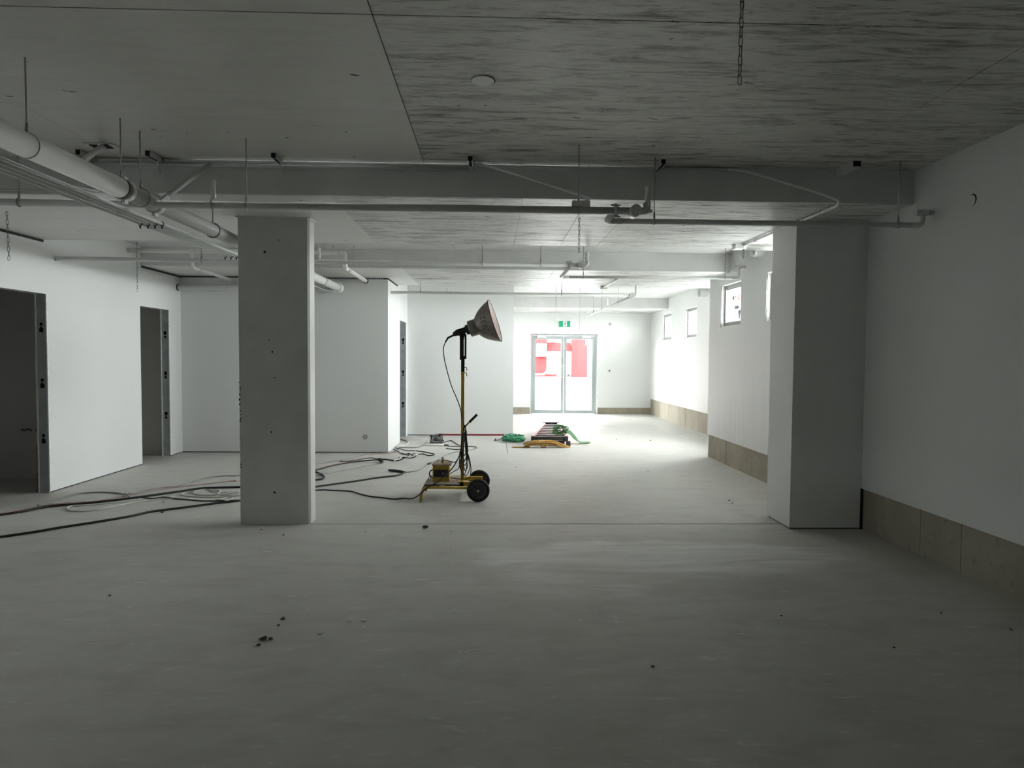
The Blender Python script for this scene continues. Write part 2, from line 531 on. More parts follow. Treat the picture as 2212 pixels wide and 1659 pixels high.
# ---- band beams
def beam(y0, y1, xs, ys):
    b = MB().box(-8.7, 4.85, y0, y1, ZS+0.012, ZC+0.05).build('ceiling_beam', 'conc_paint')
    struct(b)
    # formed lip at the foot of the beam faces closes the panel edge
    MB().box(-8.7, 4.85, y0-0.002, y0+0.019, ZS-0.001, ZS+0.03).box(-8.7, 4.85, y1-0.019, y1+0.002, ZS-0.001, ZS+0.03).build('beam_edge', 'conc_paint', b)
    panel_field(b, xs, ys, ZS, 'soffit', 0.003, 0.013)
    return b
beam(5.30, 7.50, [-8.7, -5.6, -3.72, -1.315, -0.895, 0.240, 0.768, 1.190, 3.0, 4.85], [5.321, 7.14, 7.479])
beam(9.53, 11.75, [-8.7, -5.6, -3.72, -1.315, -0.30, 0.90, 2.10, 3.3, 4.85], [9.551, 10.72, 11.729])
beam(16.57, 18.62, [-8.7, 0.43, 2.0, 3.3, 4.85], [16.591, 18.6])

# ---- blade column
CX0, CX1, CY0, CY1, ch = -2.360, -1.705, 6.125, 6.315, 0.018
poly = [(CX0, CY0+0.006), (CX0+0.006, CY0), (CX1-ch, CY0), (CX1, CY0+ch), (CX1, CY1-ch), (CX1-ch, CY1), (CX0+ch, CY1), (CX0, CY1-ch)]
colm = MB().prism(poly, 'z', 0.0, ZS+0.002).build('concrete_column', 'column'); struct(colm)
# collar of grout where the column meets the soffit
MB().box(CX0-0.012, CX1+0.012, CY0-0.012, CY1+0.012, ZS-0.014, ZS).build('grout_collar', 'conc_paint', colm)
# tie holes and knocks in the face
for (hx, hz, r) in ((-2.112, 2.545, 0.012), (-1.985, 2.655, 0.006), (-2.065, 0.87, 0.008), (-2.04, 0.30, 0.011), (-2.075, 1.73, 0.005), (-2.05, 1.62, 0.008), (-2.03, 1.38, 0.006)):
    MB().disc((hx, CY0-0.0015, hz), (0, 1, 0), r, 10, 0.004).build('tie_hole', 'dark', colm)

rr = random.Random(41)
for k in range(16):
    z = 0.35+1.0*rr.random()**0.8
    MB().sphere((CX0+0.004+rr.random()*0.012, CY0+0.001, z), 0.004+0.005*rr.random(), 8, (1, 0.5, 1.4)).build('edge_chip', 'track', colm)

# ---- right wall, near bay: plasterboard above an exposed concrete plinth
wr = MB().box(XR, XR+0.3, YB, 5.93, 0.382, ZC+0.01).build('wall_right', 'paint'); struct(wr)
def plinth_run(name, axis, c0, c1, cuts, z1, gap=0.006):
    """row of cast concrete panels with open joints; axis 'y' runs along y at x in [c0,c1]"""
    back = MB()
    if axis == 'y': back.box(c0+0.02, c1, cuts[0], cuts[-1], 0, z1)
    else: back.box(cuts[0], cuts[-1], c0+0.02, c1, 0, z1)
    root = back.build(name, 'dark'); struct(root)
    for a, b in zip(cuts[:-1], cuts[1:]):
        mb = MB()
        d = rnd.uniform(0, 0.004)
        if axis == 'y': mb.box(c0+d, c1-0.01, a+gap/2, b-gap/2, 0, z1)
        else: mb.box(a+gap/2, b-gap/2, c0+d, c1-0.01, 0, z1)
        mb.build('concrete_panel', 'plinth', root)
    return root
plinth_run('baseboard_right', 'y', XR+0.022, XR+0.29, [YB, -1.2, 0.0, 1.2, 2.35, 3.55, 4.66, 5.12, 5.93], 0.379)

# ---- right wall pier
PX0, PY0, PY1 = 2.785, 5.930, 6.435
pier = MB().box(PX0, 3.62, PY0, PY1, 0.012, ZC).build('wall_pier', 'paint')
struct(pier)
MB().box(PX0+0.012, 3.62, PY0+0.012, PY1-0.012, 0.0, 0.012).build('shadow_gap', 'dark', pier)
MB().box(3.452, 3.478, PY0-0.004, PY0+0.01, 0.0, 0.385).build('shadow_gap', 'dark', pier)

# ---- right wall, middle bay and far bay, with window openings
def wall_x(name, x, th, y0, y1, z0, z1, wins, mat):
    mb = MB(); ys = y0
    for (a, b, c, d) in sorted(wins):
        mb.box(x, x+th, ys, a, z0, z1)
        mb.box(x, x+th, a, b, z0, c); mb.box(x, x+th, a, b, d, z1)
        ys = b
    mb.box(x, x+th, ys, y1, z0, z1)
    return mb.build(name, mat)
w2 = wall_x('wall_right_middle', XR2, 0.12, PY1, 10.41, 0.368, ZC+0.01, [(a, b, c, d) for (x, a, b, c, d) in WIN if x == XR2], 'paint_streaky'); struct(w2)
w3 = wall_x('wall_right_far', XR3, 0.12, 10.41, 18.62, 0.443, ZC+0.01, [(a, b, c, d) for (x, a, b, c, d) in WIN if x == XR3]+[HIDDEN_GLAZING], 'paint'); struct(w3)
# unseen windows added and sized for the light they give
def plain_window(name, x, win):
    a, b, c, d = win
    sd = empty(name, (x, (a+b)/2, c)); sd['kind'] = 'structure'
    mb = MB(); mm = (a+b)/2
    for yy in (a, mm-0.03, b-0.06): mb.box(x-0.03, x+0.03, yy, yy+0.06, c, d)
    mb.box(x-0.03, x+0.03, a, b, d-0.06, d).box(x-0.03, x+0.03, a, b, c, c+0.06)
    mb.build('window_frame', 'alu', sd)
    MB().box(x-0.004, x+0.004, a+0.06, mm-0.03, c+0.06, d-0.06).build('pane', 'glass', sd)
    MB().box(x-0.004, x+0.004, mm+0.03, b-0.06, c+0.06, d-0.06).build('pane', 'glass', sd)
plain_window('window_5', XR3+0.06, HIDDEN_GLAZING)  # placed out of view to light the middle bay
plain_window('window_6', XL-0.065, FILLWIN)  # low unseen window, added to light the near right wall
struct(MB().box(XR2+0.12, XR3+0.12, 10.29, 10.41, 0.0, 2.08).box(XR2+0.12, XR3+0.12, 10.29, 10.41, 2.84, ZC).box(4.07, XR3+0.12, 10.29, 10.41, 2.08, 2.84).box(XR2+0.12, 3.80, 10.29, 10.41, 2.08, 2.84).box(XR2+0.012, XR2+0.12, 10.38, 10.41, 0, 0.368).build('wall_right_return', 'paint'))
wr_ = empty('window_7', (3.93, 10.3, 2.08)); wr_['kind'] = 'structure'
MB().box(3.80, 4.07, 10.33, 10.37, 2.08, 2.11).box(3.80, 4.07, 10.33, 10.37, 2.81, 2.84).box(4.04, 4.07, 10.33, 10.37, 2.11, 2.81).build('window_frame', 'alu', wr_)
plinth_run('baseboard_right_middle', 'y', XR2+0.018, XR2+0.115, [PY1, 7.1, 8.0, 8.885, 9.591, 10.38], 0.366)
plinth_run('baseboard_right_far', 'y', XR3+0.018, XR3+0.115, [10.43, 11.6, 12.7, 13.775, 14.994, 16.0, 16.572, 17.35, 18.42], 0.441)

# ---- far wall with the entrance
DX0, DX1, DZ = 1.075, 2.985, 2.295
wf = MB().box(0.30, DX0, YF, YF+0.25, 0.182, ZC).box(DX1, 4.80, YF, YF+0.25, 0.182, ZC).box(DX0, DX1, YF, YF+0.25, DZ, ZC).build('wall_far', 'paint'); struct(wf)
plinth_run('baseboard_far_wall', 'x', YF+0.016, YF+0.24, [0.43, DX0+0.016], 0.180)
plinth_run('baseboard_far_corner', 'x', YF+0.016, YF+0.24, [DX1-0.016, XR3+0.08], 0.180)

# ---- left partition with two stud-framed openings

mb = MB()
a, b, c, d = FILLWIN
mb.box(XL-LT, XL, YB, a, 0.0, ZC).box(XL-LT, XL, a, b, 0, c).box(XL-LT, XL, a, b, d, ZC).box(XL-LT, XL, b, 6.62, 0.0, ZC); mb.box(XL-LT, XL, 6.62, 7.562, 2.265, ZC)
mb.box(XL-LT, XL, 7.562, 9.50, 0.012, ZC); mb.box(XL-LT, XL, 9.50, 10.352, 2.287, ZC); mb.box(XL-LT, XL, 10.352, Y10+0.13, 0.012, ZC)
wl = mb.build('wall_left', 'paint'); struct(wl)
MB().box(XL-LT+0.01, XL-0.012, 7.562, 9.50, 0, 0.012).box(XL-LT+0.01, XL-0.012, 10.36, Y10+0.1, 0, 0.012).build('shadow_gap', 'dark', wl)
# head track at the beam soffits; its shadow gap is a dark painted strip
MB().box(XL-0.01, XL+0.012, 5.35, 7.50, ZS-0.030, ZS-0.004).build('head_track_gap', 'track', wl)
MB().box(XL-0.01, XL+0.012, 9.55, Y10, ZS-0.030, ZS-0.004).build('head_track_gap', 'track', wl)

# ---- partition across (behind the column)
w10 = MB().box(XL-LT, -1.71, Y10, Y10+0.13, 0.014, ZS-0.024).build('wall_middle', 'paint'); struct(w10)
MB().box(XL, -1.72, Y10+0.012, Y10+0.12, 0.0, 0.014).build('shadow_gap', 'dark', w10)
MB().box(XL, -1.71, Y10-0.006, Y10+0.1, ZS-0.024, ZS-0.001).build('head_track_gap', 'track', w10)  # dark filler colours in the shade of the gap above the wall
# ribbed deflection strip in the head track
for i in range(34):
    x = -2.93 + i*0.034
    MB().box(x, x+0.017, Y10-0.012, Y10-0.004, ZS-0.022, ZS-0.006).build('track_rib', 'galv', w10)
# ---- return partition with a third opening
mb = MB()
RX0, RX1 = -1.84, -1.71
mb.box(RX0, RX1, Y10+0.13, 12.10, 0.0, ZC); mb.box(RX0, RX1, 12.10, 12.972, 2.262, ZC); mb.box(RX0, RX1, 12.972, Y13+0.13, 0.0, ZC)
wret = mb.build('wall_return', 'paint'); struct(wret)
MB().box(RX1-0.004, RX1+0.010, Y10+0.02, 11.75, ZS-0.026, ZS-0.004).build('head_track_gap', 'track', wret)  # dark strip stands for the shadow line under the beam
# ---- partition further back and the side of that room
w13 = MB().box(RX1, 0.43, Y13, Y13+0.13, 0.014, ZC).build('wall_beyond', 'paint'); struct(w13)
MB().box(RX1, 0.42, Y13+0.01, Y13+0.12, 0, 0.014).build('shadow_gap', 'dark', w13)
rp = MB().box(-1.085, 0.25, Y13-0.012, Y13+0.004, 0.001, 0.030).build('bottom_plate', 'red_plate', w13); rp['label'] = 'dark red bottom plate'
struct(MB().box(0.30, 0.43, Y13+0.13, YF, 0.0, ZC).build('wall_side', 'paint'))
# ---- rooms behind the openings (dim)
mb = MB().box(-8.6, XL-LT, 8.42, 8.55, 0, ZC)
wb1 = mb.build('wall_room_one', 'paint_dim'); struct(wb1)
wb2 = MB().box(-8.6, XL-LT, 10.50, 10.63, 0, ZC).build('wall_room_two', 'paint_dim'); struct(wb2)
struct(MB().box(-8.7, -8.6, 4.3, 18.62, 0, ZC).build('wall_outer_left', 'paint_dim'))
struct(MB().box(-8.6, XL-LT, 4.3, 4.43, 0, ZC).build('wall_room_front', 'paint_dim'))
struct(MB().box(-8.6, 0.30, 18.35, 18.62, 0, ZC).build('wall_outer_far', 'paint_dim'))
# ---- wall behind the camera
struct(MB().box(XL-LT, 4.8, YB-0.2, YB, 0, ZC).build('wall_behind', 'paint'))

# ---- steel stud jambs with service cut-outs
def circ(cx, cy, r, n=14): return [(cx+r*math.cos(2*PI*k/n), cy+r*math.sin(2*PI*k/n)) for k in range(n)]
def stud(parent, xa, xb, y, h, cuts, flip):
    """web facing -y between xa and xb; keyhole cut-outs: a round hole and a tabbed slot"""
    w = xb-xa
    holes = []
    for z in cuts:
        s_ = -1 if flip else 1
        holes.append(circ(w*0.52, z, 0.019))
        zz = z - s_*0.060
        holes.append([(w*0.52-0.023, zz-s_*0.030), (w*0.52+0.023, zz-s_*0.030), (w*0.52+0.023, zz+s_*0.016), (w*0.52+0.010, zz+s_*0.018), (w*0.52+0.004, zz+s_*0.034), (w*0.52-0.012, zz+s_*0.034), (w*0.52-0.015, zz+s_*0.018), (w*0.52-0.023, zz+s_*0.014)])
    Mx = Matrix(((1,0,0,xa),(0,0,-1,y),(0,1,0,0),(0,0,0,1)))
    st = flat_with_holes('steel_stud', [(0,0.0),(w,0.0),(w,h),(0,h)], holes, 0.002, 'galv', Mx, parent)
    WLOC[st.name] = Vector((0,0,0))
    MB().box(xa, xa+0.0015, y, y+0.02, 0, h).box(xb-0.0015, xb, y, y+0.02, 0, h).build('stud_flange', 'galv', st)
    MB().box(xa+0.004, xb-0.004, y+0.019, y+0.0215, 0, h).build('stud_cavity', 'dark', st)
    return st
stud(wl, XL-LT+0.012, XL-0.014, 7.54, 2.262, (1.925, 1.290, 0.656), False)
MB().box(XL-LT-0.002, XL-LT+0.014, 7.532, 7.562, 0.0, 2.262).box(XL-0.013, XL+0.001, 7.534, 7.562, 0.012, 2.262).build('board_edge', 'reveal', wl)
MB().box(XL-LT-0.006, XL-LT+0.0, 7.527, 7.545, 0.0, 0.55).build('red_edge', 'red_plate', wl)
stud(wl, XL-LT+0.012, XL-0.014, 10.33, 2.284, (1.868, 1.238, 0.605), True)
MB().box(XL-LT-0.002, XL-LT+0.012, 10.318, 10.352, 0.0, 2.284).box(XL-0.013, XL+0.001, 10.324, 10.352, 0.012, 2.284).build('board_edge', 'reveal', wl)
stud(wret, RX0+0.012, RX1-0.004, 12.95, 2.262, (1.859, 1.226, 0.600), True)
# stub cables on the wall inside the first room
o = tag(MB().tube(smooth_path([(-5.98, 8.419, 0.63), (-5.93, 8.38, 0.62), (-5.86, 8.385, 0.635), (-5.83, 8.375, 0.61)], 4), 0.007, 6).tube(smooth_path([(-5.80, 8.419, 0.61), (-5.76, 8.37, 0.625), (-5.70, 8.375, 0.62)], 4), 0.006, 6).build('cable_stub', 'black_metal', None, (-5.86, 8.419, 0.62)), 'short black cable tails poking from the wall seen through the first doorway', 'cable')

# ---- windows
def window(n, x, y0, y1, z0, z1):
    root = empty('window_%d' % n, (x+0.15, (y0+y1)/2, z0)); root['kind'] = 'structure'
    T = 0.118
    # rough plaster reveal lining
    t = 0.014
    MB().box(x+0.012, x+T, y1-t, y1, z0, z1).build('reveal_lining', 'reveal', root)
    MB().box(x+0.012, x+T, y0, y0+t, z0, z1).build('reveal_lining', 'reveal', root)
    MB().box(x+0.002, x+T, y0+t, y1-t, z1-t, z1).build('reveal_lining', 'reveal', root)
    MB().box(x+0.004, x+T, y0+t, y1-t, z0, z0+t).build('window_sill', 'reveal', root)
    # torn board edge round the opening
    mb = MB(); rr = random.Random(n)
    for (ya, yb) in ((y1, y1+0.0),):
        k = 16
        for i in range(k):
            a = z0+(z1-z0)*i/k; b = z0+(z1-z0)*(i+1)/k
            mb.box(x+0.001, x+0.012, y1-0.001-rr.uniform(0, 0.010), y1, a, b)
    mb.build('torn_edge', 'frame_grey', root)
    ya, yb, za, zb = y0+t, y1-t, z0+t, z1-t
    fx = x+0.055; fw = 0.050
    mb = MB().box(fx, fx+0.055, ya, ya+fw, za, zb).box(fx, fx+0.055, yb-fw, yb, za, zb).box(fx, fx+0.055, ya+fw, yb-fw, za, za+fw).box(fx, fx+0.055, ya+fw, yb-fw, zb-fw, zb)
    mb.build('window_frame', 'frame_grey', root)
    ya += fw; yb -= fw; za += fw; zb -= fw
    sw = 0.022; mid = yb-0.20*(yb-ya)
    sash = MB().box(fx+0.012, fx+0.04, mid-sw, mid, za, zb).box(fx+0.015, fx+0.04, ya, yb, zb-0.016, zb).box(fx+0.015, fx+0.04, ya, yb, za, za+0.016).build('sash', 'frame_grey', root)
    MB().box(fx+0.024, fx+0.030, ya, mid-sw, za+0.016, zb-0.016).build('pane', 'glass', sash)
    MB().box(fx+0.024, fx+0.030, mid, yb, za+0.016, zb-0.016).build('pane', 'glass', sash)
for i, (wx, a, b, c, d) in enumerate(WIN):
    window(i+1, wx, a, b, c, d)
# ---- entrance: aluminium double door
door = empty('door_1', (2.03, YF+0.05, 0)); door['kind'] = 'structure'
y0, y1 = YF+0.03, YF+0.13
fx0, fx1, fz = DX0+0.015, DX1-0.015, DZ-0.015
MB().box(fx0, fx0+0.055, y0, y1, 0, fz).box(fx1-0.055, fx1, y0, y1, 0, fz).box(fx0+0.055, fx1-0.055, y0, y1, fz-0.06, fz).build('door_frame', 'alu', door)
# ragged mortar packing round the frame
mb = MB(); rr = random.Random(5)
for i in range(22):
    a = i*0.1; mb.box(fx1-0.002, fx1+0.016+rr.uniform(-0.004, 0.022), YF-0.006, YF+0.03, a, a+0.1)
for i in range(19):
    a = fx0+i*0.1; mb.box(a, a+0.1, YF-0.006, YF+0.03, fz-0.004-rr.uniform(0, 0.012), fz+0.016)
for i in range(10):
    a = i*0.1; mb.box(fx0-0.016-rr.uniform(0, 0.008), fx0+0.002, YF-0.006, YF+0.03, a, a+0.1)
mb.build('mortar_packing', 'reveal', door)
midx = (fx0+fx1)/2
def leaf(xa, xb, hinge):
    ya, yb = y0+0.02, y0+0.065
    zt = fz-0.066
    st, tr, brl = 0.075, 0.095, 0.095
    lf = MB().box(xa, xa+st, ya, yb, 0.012, zt).box(xb-st, xb, ya, yb, 0.012, zt).box(xa+st, xb-st, ya, yb, zt-tr, zt).box(xa+st, xb-st, ya, yb, 0.012, 0.012+brl).build('door_leaf', 'alu', door)
    MB().box(xa+st, xb-st, ya+0.018, ya+0.026, 0.012+brl, zt-tr).build('pane', 'glass', lf)
    hx = xb-st/2 if hinge < 0 else xa+st/2
    out = hx + (-0.14 if hinge < 0 else 0.14)
    pts = [(hx, ya, 1.37), (hx, ya-0.055, 1.37), ((hx*0.25+out*0.75), ya-0.06, 1.37), (out, ya-0.06, 1.335), (out, ya-0.06, 1.075), ((hx*0.25+out*0.75), ya-0.06, 1.04), (hx, ya-0.055, 1.04), (hx, ya, 1.04)]
    MB().tube(pts, 0.013, 10).build('pull_handle', 'white_plastic', lf)
    c0, c1 = (xa+0.12, xa+0.37) if hinge < 0 else (xb-0.37, xb-0.12)
    cl = MB().box(c0, c1, ya-0.055, ya, zt-0.055, zt+0.012).build('door_closer', 'white_plastic', lf)
    cm = (c0+c1)/2
    MB().bar((cm, ya-0.06, zt-0.035), (cm+(0.16 if hinge < 0 else -0.16), ya-0.03, zt-0.085), 0.02, 0.012).build('closer_arm', 'galv', cl)
leaf(fx0+0.058, midx-0.004, -1)
leaf(midx+0.004, fx1-0.058, 1)

# ---- outdoors: rising forecourt, red brick building opposite, white facade beyond the windows
vsx = [(-40, -30), (60, -30)]
g_v, g_f = [], []
prof = [(-40, -0.08), (18.62, -0.08), (18.62, -0.012), (19.6, -0.01), (32, 0.66), (90, 0.9)]
for (yy, zz) in prof: g_v += [(-45, yy, zz), (60, yy, zz)]
for i in range(len(prof)-1): g_f.append((2*i, 2*i+1, 2*i+3, 2*i+2))
struct(MB().add(g_v, g_f).build('ground', 'pave'))

tag(MB().box(-0.9, 4.8, 18.62, 21.6, 2.66, 2.82).build('sky_block_canopy', 'white_wall', None, (2.0, 18.62, 2.62)), 'unseen canopy added over the entrance to block steep sky light', 'canopy')  # added out of view to cut sky light on the entrance floor
struct(MB().box(4.92, 6.3, 13.2, 18.9, ZC+0.10, ZC+0.24).build('sky_block_eave', 'white_wall'))  # added overhang, unseen, holds sky light back from the far windows
bld = empty('brick_building', (3.0, 32.0, 0.66))
tag(bld, 'red brick building with white roller bay across the forecourt, seen through the glass doors', 'building')
MB().box(-7, 2.70, 32.0, 34, 0.6, 5.5).build('brick_pier', 'brick', bld)
MB().box(3.93, 4.66, 31.9, 34, 0.6, 5.5).build('brick_pier', 'brick', bld)
MB().box(2.70, 3.93, 32.25, 34, 0.78, 1.93).build('roller_door', 'white_wall', bld)
MB().box(2.70, 3.93, 32.20, 34, 1.93, 2.36).build('lintel', 'brick', bld)
MB().box(2.70, 3.93, 32.28, 34, 2.36, 5.5).build('upper_wall', 'white_wall', bld)
MB().box(2.70, 3.30, 32.15, 34, 0.6, 0.79).build('plinth_course', 'brick', bld)
MB().box(4.70, 9.5, 32.0, 34, 0.6, 5.5).build('side_wall', 'white_wall', bld)
MB().box(2.16, 2.66, 31.75, 32.0, 1.66, 2.29).build('meter_cabinet', 'white_wall', bld)
MB().box(2.87, 3.20, 32.05, 32.28, 2.41, 2.53).build('wall_unit', 'bluegrey', bld)
MB().box(3.63, 3.70, 32.1, 32.28, 2.38, 2.52).build('wall_unit', 'bluegrey', bld)
MB().cyl((4.70, 31.93, 0.62), (4.70, 31.93, 5.4), 0.035, 8).build('downpipe', 'bluegrey', bld)
tag(MB().tube(smooth_path([(1.2, 31.5, 0.79), (2.3, 31.5, 0.79), (2.52, 31.5, 0.82), (2.66, 31.5, 0.98), (2.68, 31.5, 1.25), (2.68, 31.5, 1.6)], 5), 0.045, 8).build('bollard_rail', 'white_wall', None, (2.0, 31.5, 0.64)), 'bent white guard rail in front of the red brick pier outside', 'rail')

fac = empty('white_facade', (12.0, 30, 0.6))
tag(fac, 'white facade with red lettering outside the high window beside the pier', 'building')
MB().box(12.0, 14.0, 24, 40, 0.55, 8.0).build('front_wall', 'white_wall', fac)
MB().box(11.9, 12.0, 32.05, 33.0, 4.55, 5.35).build('louvre', 'grey_sign', fac)
MB().box(11.94, 12.0, 31.42, 31.85, 4.07, 4.22).build('name_plate', 'grey_sign', fac)
MB().prism([(31.15, 3.98), (31.42, 3.98), (31.28, 3.55)], 'x', 11.95, 12.0).build('wedge_panel', 'grey_sign', fac)
def letters(txt, size, loc, rot, mat, parent, ext=0.01, name='lettering'):
    cu = bpy.data.curves.new(name, 'FONT'); cu.body = txt; cu.size = size; cu.extrude = ext; cu.align_x = 'LEFT'
    ob = bpy.data.objects.new(name+'_tmp', cu)
    COL.objects.link(ob)
    dg = bpy.context.evaluated_depsgraph_get(); dg.update()
    me = bpy.data.meshes.new_from_object(ob.evaluated_get(dg))
    bpy.data.objects.remove(ob); bpy.data.curves.remove(cu)
    me.materials.clear(); me.materials.append(M[mat])
    o = bpy.data.objects.new(name, me); COL.objects.link(o)
    o.rotation_euler = rot
    if parent is not None:
        o.parent = parent; o.location = Vector(loc)-WLOC[parent.name]
    else: o.location = loc
    return o
letters('P', 0.34, (11.985, 31.95, 4.55), (PI/2, 0, -PI/2), 'red_sign', fac)
letters('O', 0.42, (11.985, 31.56, 4.45), (PI/2, 0, -PI/2), 'red_sign', fac)
# ================================================================== SERVICES UNDER THE SLAB
M['conduit'] = simple('painted_conduit', (0.62, 0.625, 0.61), 0.35, 0.1)
M['conduit_white'] = simple('white_conduit', (0.80, 0.80, 0.79), 0.3)
M['rod'] = simple('zinc_rod', (0.40, 0.41, 0.40), 0.45, 0.5)
M['chain'] = simple('dull_chain_steel', (0.22, 0.22, 0.21), 0.5, 0.6)
M['wrap'] = simple('plastic_wrap', (0.78, 0.78, 0.76), 0.25, 0, 0.06, 40, 0.4)
M['clip'] = simple('black_clip', (0.02, 0.02, 0.02), 0.5)

def fillet(pts, rad=0.05, n=5):
    """polyline with rounded corners"""
    P = [Vector(p) for p in pts]; out = [P[0]]
    for a, b, c in zip(P[:-2], P[1:-1], P[2:]):
        d1 = (a-b); d2 = (c-b); r = min(rad, d1.length*0.45, d2.length*0.45)
        s_ = b+d1.normalized()*r; e = b+d2.normalized()*r
        for k in range(n+1):
            t = k/n
            out.append(s_*(1-t)**2 + b*2*t*(1-t) + e*t*t)
    out.append(P[-1]); return out

def coupling(root, c, axis, r, w=0.05):
    """grooved pipe clamp: ring with two bolt lugs"""
    c = Vector(c); ax = Vector(axis).normalized()
    cp = MB().cyl(c-ax*w/2, c+ax*w/2, r*1.22, 18).build('coupling', 'pipe', root)
    up = Vector((0, 0, 1)) if abs(ax.z) < 0.5 else Vector((0, 1, 0))
    for s_ in (1, -1):
        p = c+up*s_*(r*1.22+0.008)
        side = ax.cross(up)
        mb = MB().bar(p-side*0.012, p+side*0.012, w*0.8, 0.022, up)
        mb.cyl(p-ax*0.035, p+ax*0.035, 0.006, 8)
        mb.build('bolt_lug', 'pipe', cp)
    return cp

def sprig(root, x, y, z, h, r=0.02, seed=0):
    """upright sprinkler drop wrapped in crumpled protective plastic"""
    rr = random.Random(seed)
    n = 9; pts = []; rs = []
    for i in range(n):
        t = i/(n-1)
        pts.append((x+rr.uniform(-0.004, 0.004), y, z+h*t)); rs.append(r*rr.uniform(0.85, 1.25))
    rs[-1] = r*0.7
    s_ = MB().tube(pts, rs, 12).build('sprinkler_riser', 'wrap', root)
    MB().torus((x, y-0.0, z+0.01), (0, 0, 1), r*1.15, 0.005, 14, 6).build('riser_collar', 'pipe', s_)

def hanger(x, y, z, r, top, label, group, axis='x'):
    root = empty('pipe_hanger', (x, y, z))
    tag(root, label, 'pipe hanger', group)
    MB().cyl((x, y, z+r+0.02), (x, y, top), 0.0045, 8).build('rod', 'rod', root)
    MB().cyl((x, y, z+r+0.005), (x, y, z+r+0.055), 0.010, 8, 0.006).build('swivel_nut', 'rod', root)
    MB().torus((x, y, z), (1, 0, 0) if axis == 'x' else (0, 1, 0), r+0.003, 0.004, 22, 6).build('ring', 'rod', root)
    return root

# ---- large drain pipe hung along the left of the column
BX, BZ = -2.46, 2.680
big = empty('drain_pipe', (BX, 6.0, BZ))
tag(big, 'large white drain pipe running from the foreground past the column to the rear partition', 'pipe')
MB().cyl((BX, 0.6, BZ), (BX, 4.40, BZ), 0.065, 32).build('sleeved_section', 'pvc', big)
MB().cyl((BX, 4.38, BZ), (BX, 10.50, BZ), 0.057, 32).build('pipe', 'pvc', big)
MB().torus((BX, 4.402, BZ), (0, 1, 0), 0.061, 0.007, 28, 8).build('sleeve_rim', 'clip', big)
for yy in (4.46, 4.85):
    coupling(big, (BX, yy, BZ), (0, 1, 0), 0.057, 0.055)
MB().torus((BX, 5.83, BZ), (0, 1, 0), 0.0585, 0.003, 24, 6).build('strap', 'clip', big)
MB().torus((BX, 6.55, BZ), (0, 1, 0), 0.060, 0.006, 24, 6).build('strap', 'clip', big)
MB().torus((BX, 9.55, BZ), (0, 1, 0), 0.0595, 0.003, 24, 6).build('strap', 'clip', big)
fl_ = MB().cyl((BX, 10.40, BZ), (BX, 10.46, BZ), 0.078, 24).cyl((BX, 10.48, BZ), (BX, 10.53, BZ), 0.074, 24).cyl((BX, 10.53, BZ), (BX, 10.70, BZ), 0.052, 20).build('end_flange', 'pvc', big)
mb = MB()
for k in range(6):
    a = 2*PI*k/6
    mb.cyl((BX+0.068*math.cos(a), 10.385, BZ+0.068*math.sin(a)), (BX+0.068*math.cos(a), 10.545, BZ+0.068*math.sin(a)), 0.007, 6)
mb.build('flange_bolt', 'pvc', fl_)
for yy, top, lb in ((3.55, ZC, 'hanger rod on the thick sleeved stretch of the drain pipe'), (4.42, ZC, 'hanger rod at the dark rim where the drain pipe sleeve ends'), (4.66, ZC, 'hanger rod between the two clamps of the drain pipe'), (5.83, ZS, 'hanger rod from the beam soffit to the drain pipe beside the column')):
    hanger(BX, yy, BZ, 0.062, top, lb, 'hangers of the large drain pipe', 'y')
# sway braces of the drain pipe
def brace(p, q, label):
    root = empty('sway_brace', p)
    tag(root, label, 'brace')
    MB().cyl(p, q, 0.019, 14).build('brace_tube', 'pipe', root)
    d = (Vector(q)-Vector(p)).normalized()
    MB().bar(Vector(q)-d*0.03, Vector(q)+d*0.05, 0.045, 0.008).build('top_foot', 'pipe', root)
    MB().bar(Vector(p)-d*0.05, Vector(p)+d*0.04, 0.05, 0.03).build('pipe_jaw', 'pipe', root)
brace((BX+0.055, 4.86, 2.715), (-2.235, 5.235, 3.08), 'slanting brace tube from the drain pipe clamp up to the beam')
brace((BX-0.03, 4.05, 2.745), (-2.86, 4.90, 3.10), 'slanting brace tube from the drain pipe up to a ceiling bracket')

# ---- horizontal waste pipe on the rear partition
wp = empty('waste_pipe', (-3.7, 10.62, 2.67)); tag(wp, 'white waste pipe lying level along the top of the rear partition', 'pipe')
MB().cyl((XL+0.002, 10.62, 2.67), (-2.52, 10.62, 2.67), 0.046, 24).build('pipe', 'pvc', wp)
MB().cyl((XL+0.001, 10.62, 2.67), (XL+0.02, 10.62, 2.67), 0.052, 24).build('wall_sleeve', 'clip', wp)
MB().sphere((-2.56, 10.62, 2.67), 0.05, 16, (0.5, 1, 1)).build('pipe_cap', 'pvc', wp)
# ---- upper waste pipe in front of the second beam, with two drops
up = empty('upper_waste_pipe', (-3.6, 9.22, 3.03)); tag(up, 'white waste pipe under the slab with two elbows dropping toward the rear partition', 'pipe')
MB().cyl((XL+0.002, 9.22, 3.03), (-2.13, 9.22, 3.03), 0.028, 20).build('pipe', 'pvc', up)
MB().tube(fillet([(-2.14, 9.22, 3.03), (-2.07, 9.22, 3.03), (-2.07, 9.22, 2.83), (-2.07, 9.36, 2.825)], 0.07), 0.034, 18).build('drop_elbow', 'pvc', up)
MB().cyl((-2.07, 9.33, 2.826), (-2.07, 10.70, 2.817), 0.032, 20).build('drop_pipe', 'pvc', up)
MB().cyl((-2.07, 10.705, 2.817), (-2.07, 10.718, 2.817), 0.042, 18).build('wall_collar', 'clip', up)
MB().cyl((-2.075, 9.46, 2.825), (-2.07, 9.52, 2.825), 0.037, 18).build('coupling', 'pvc', up)
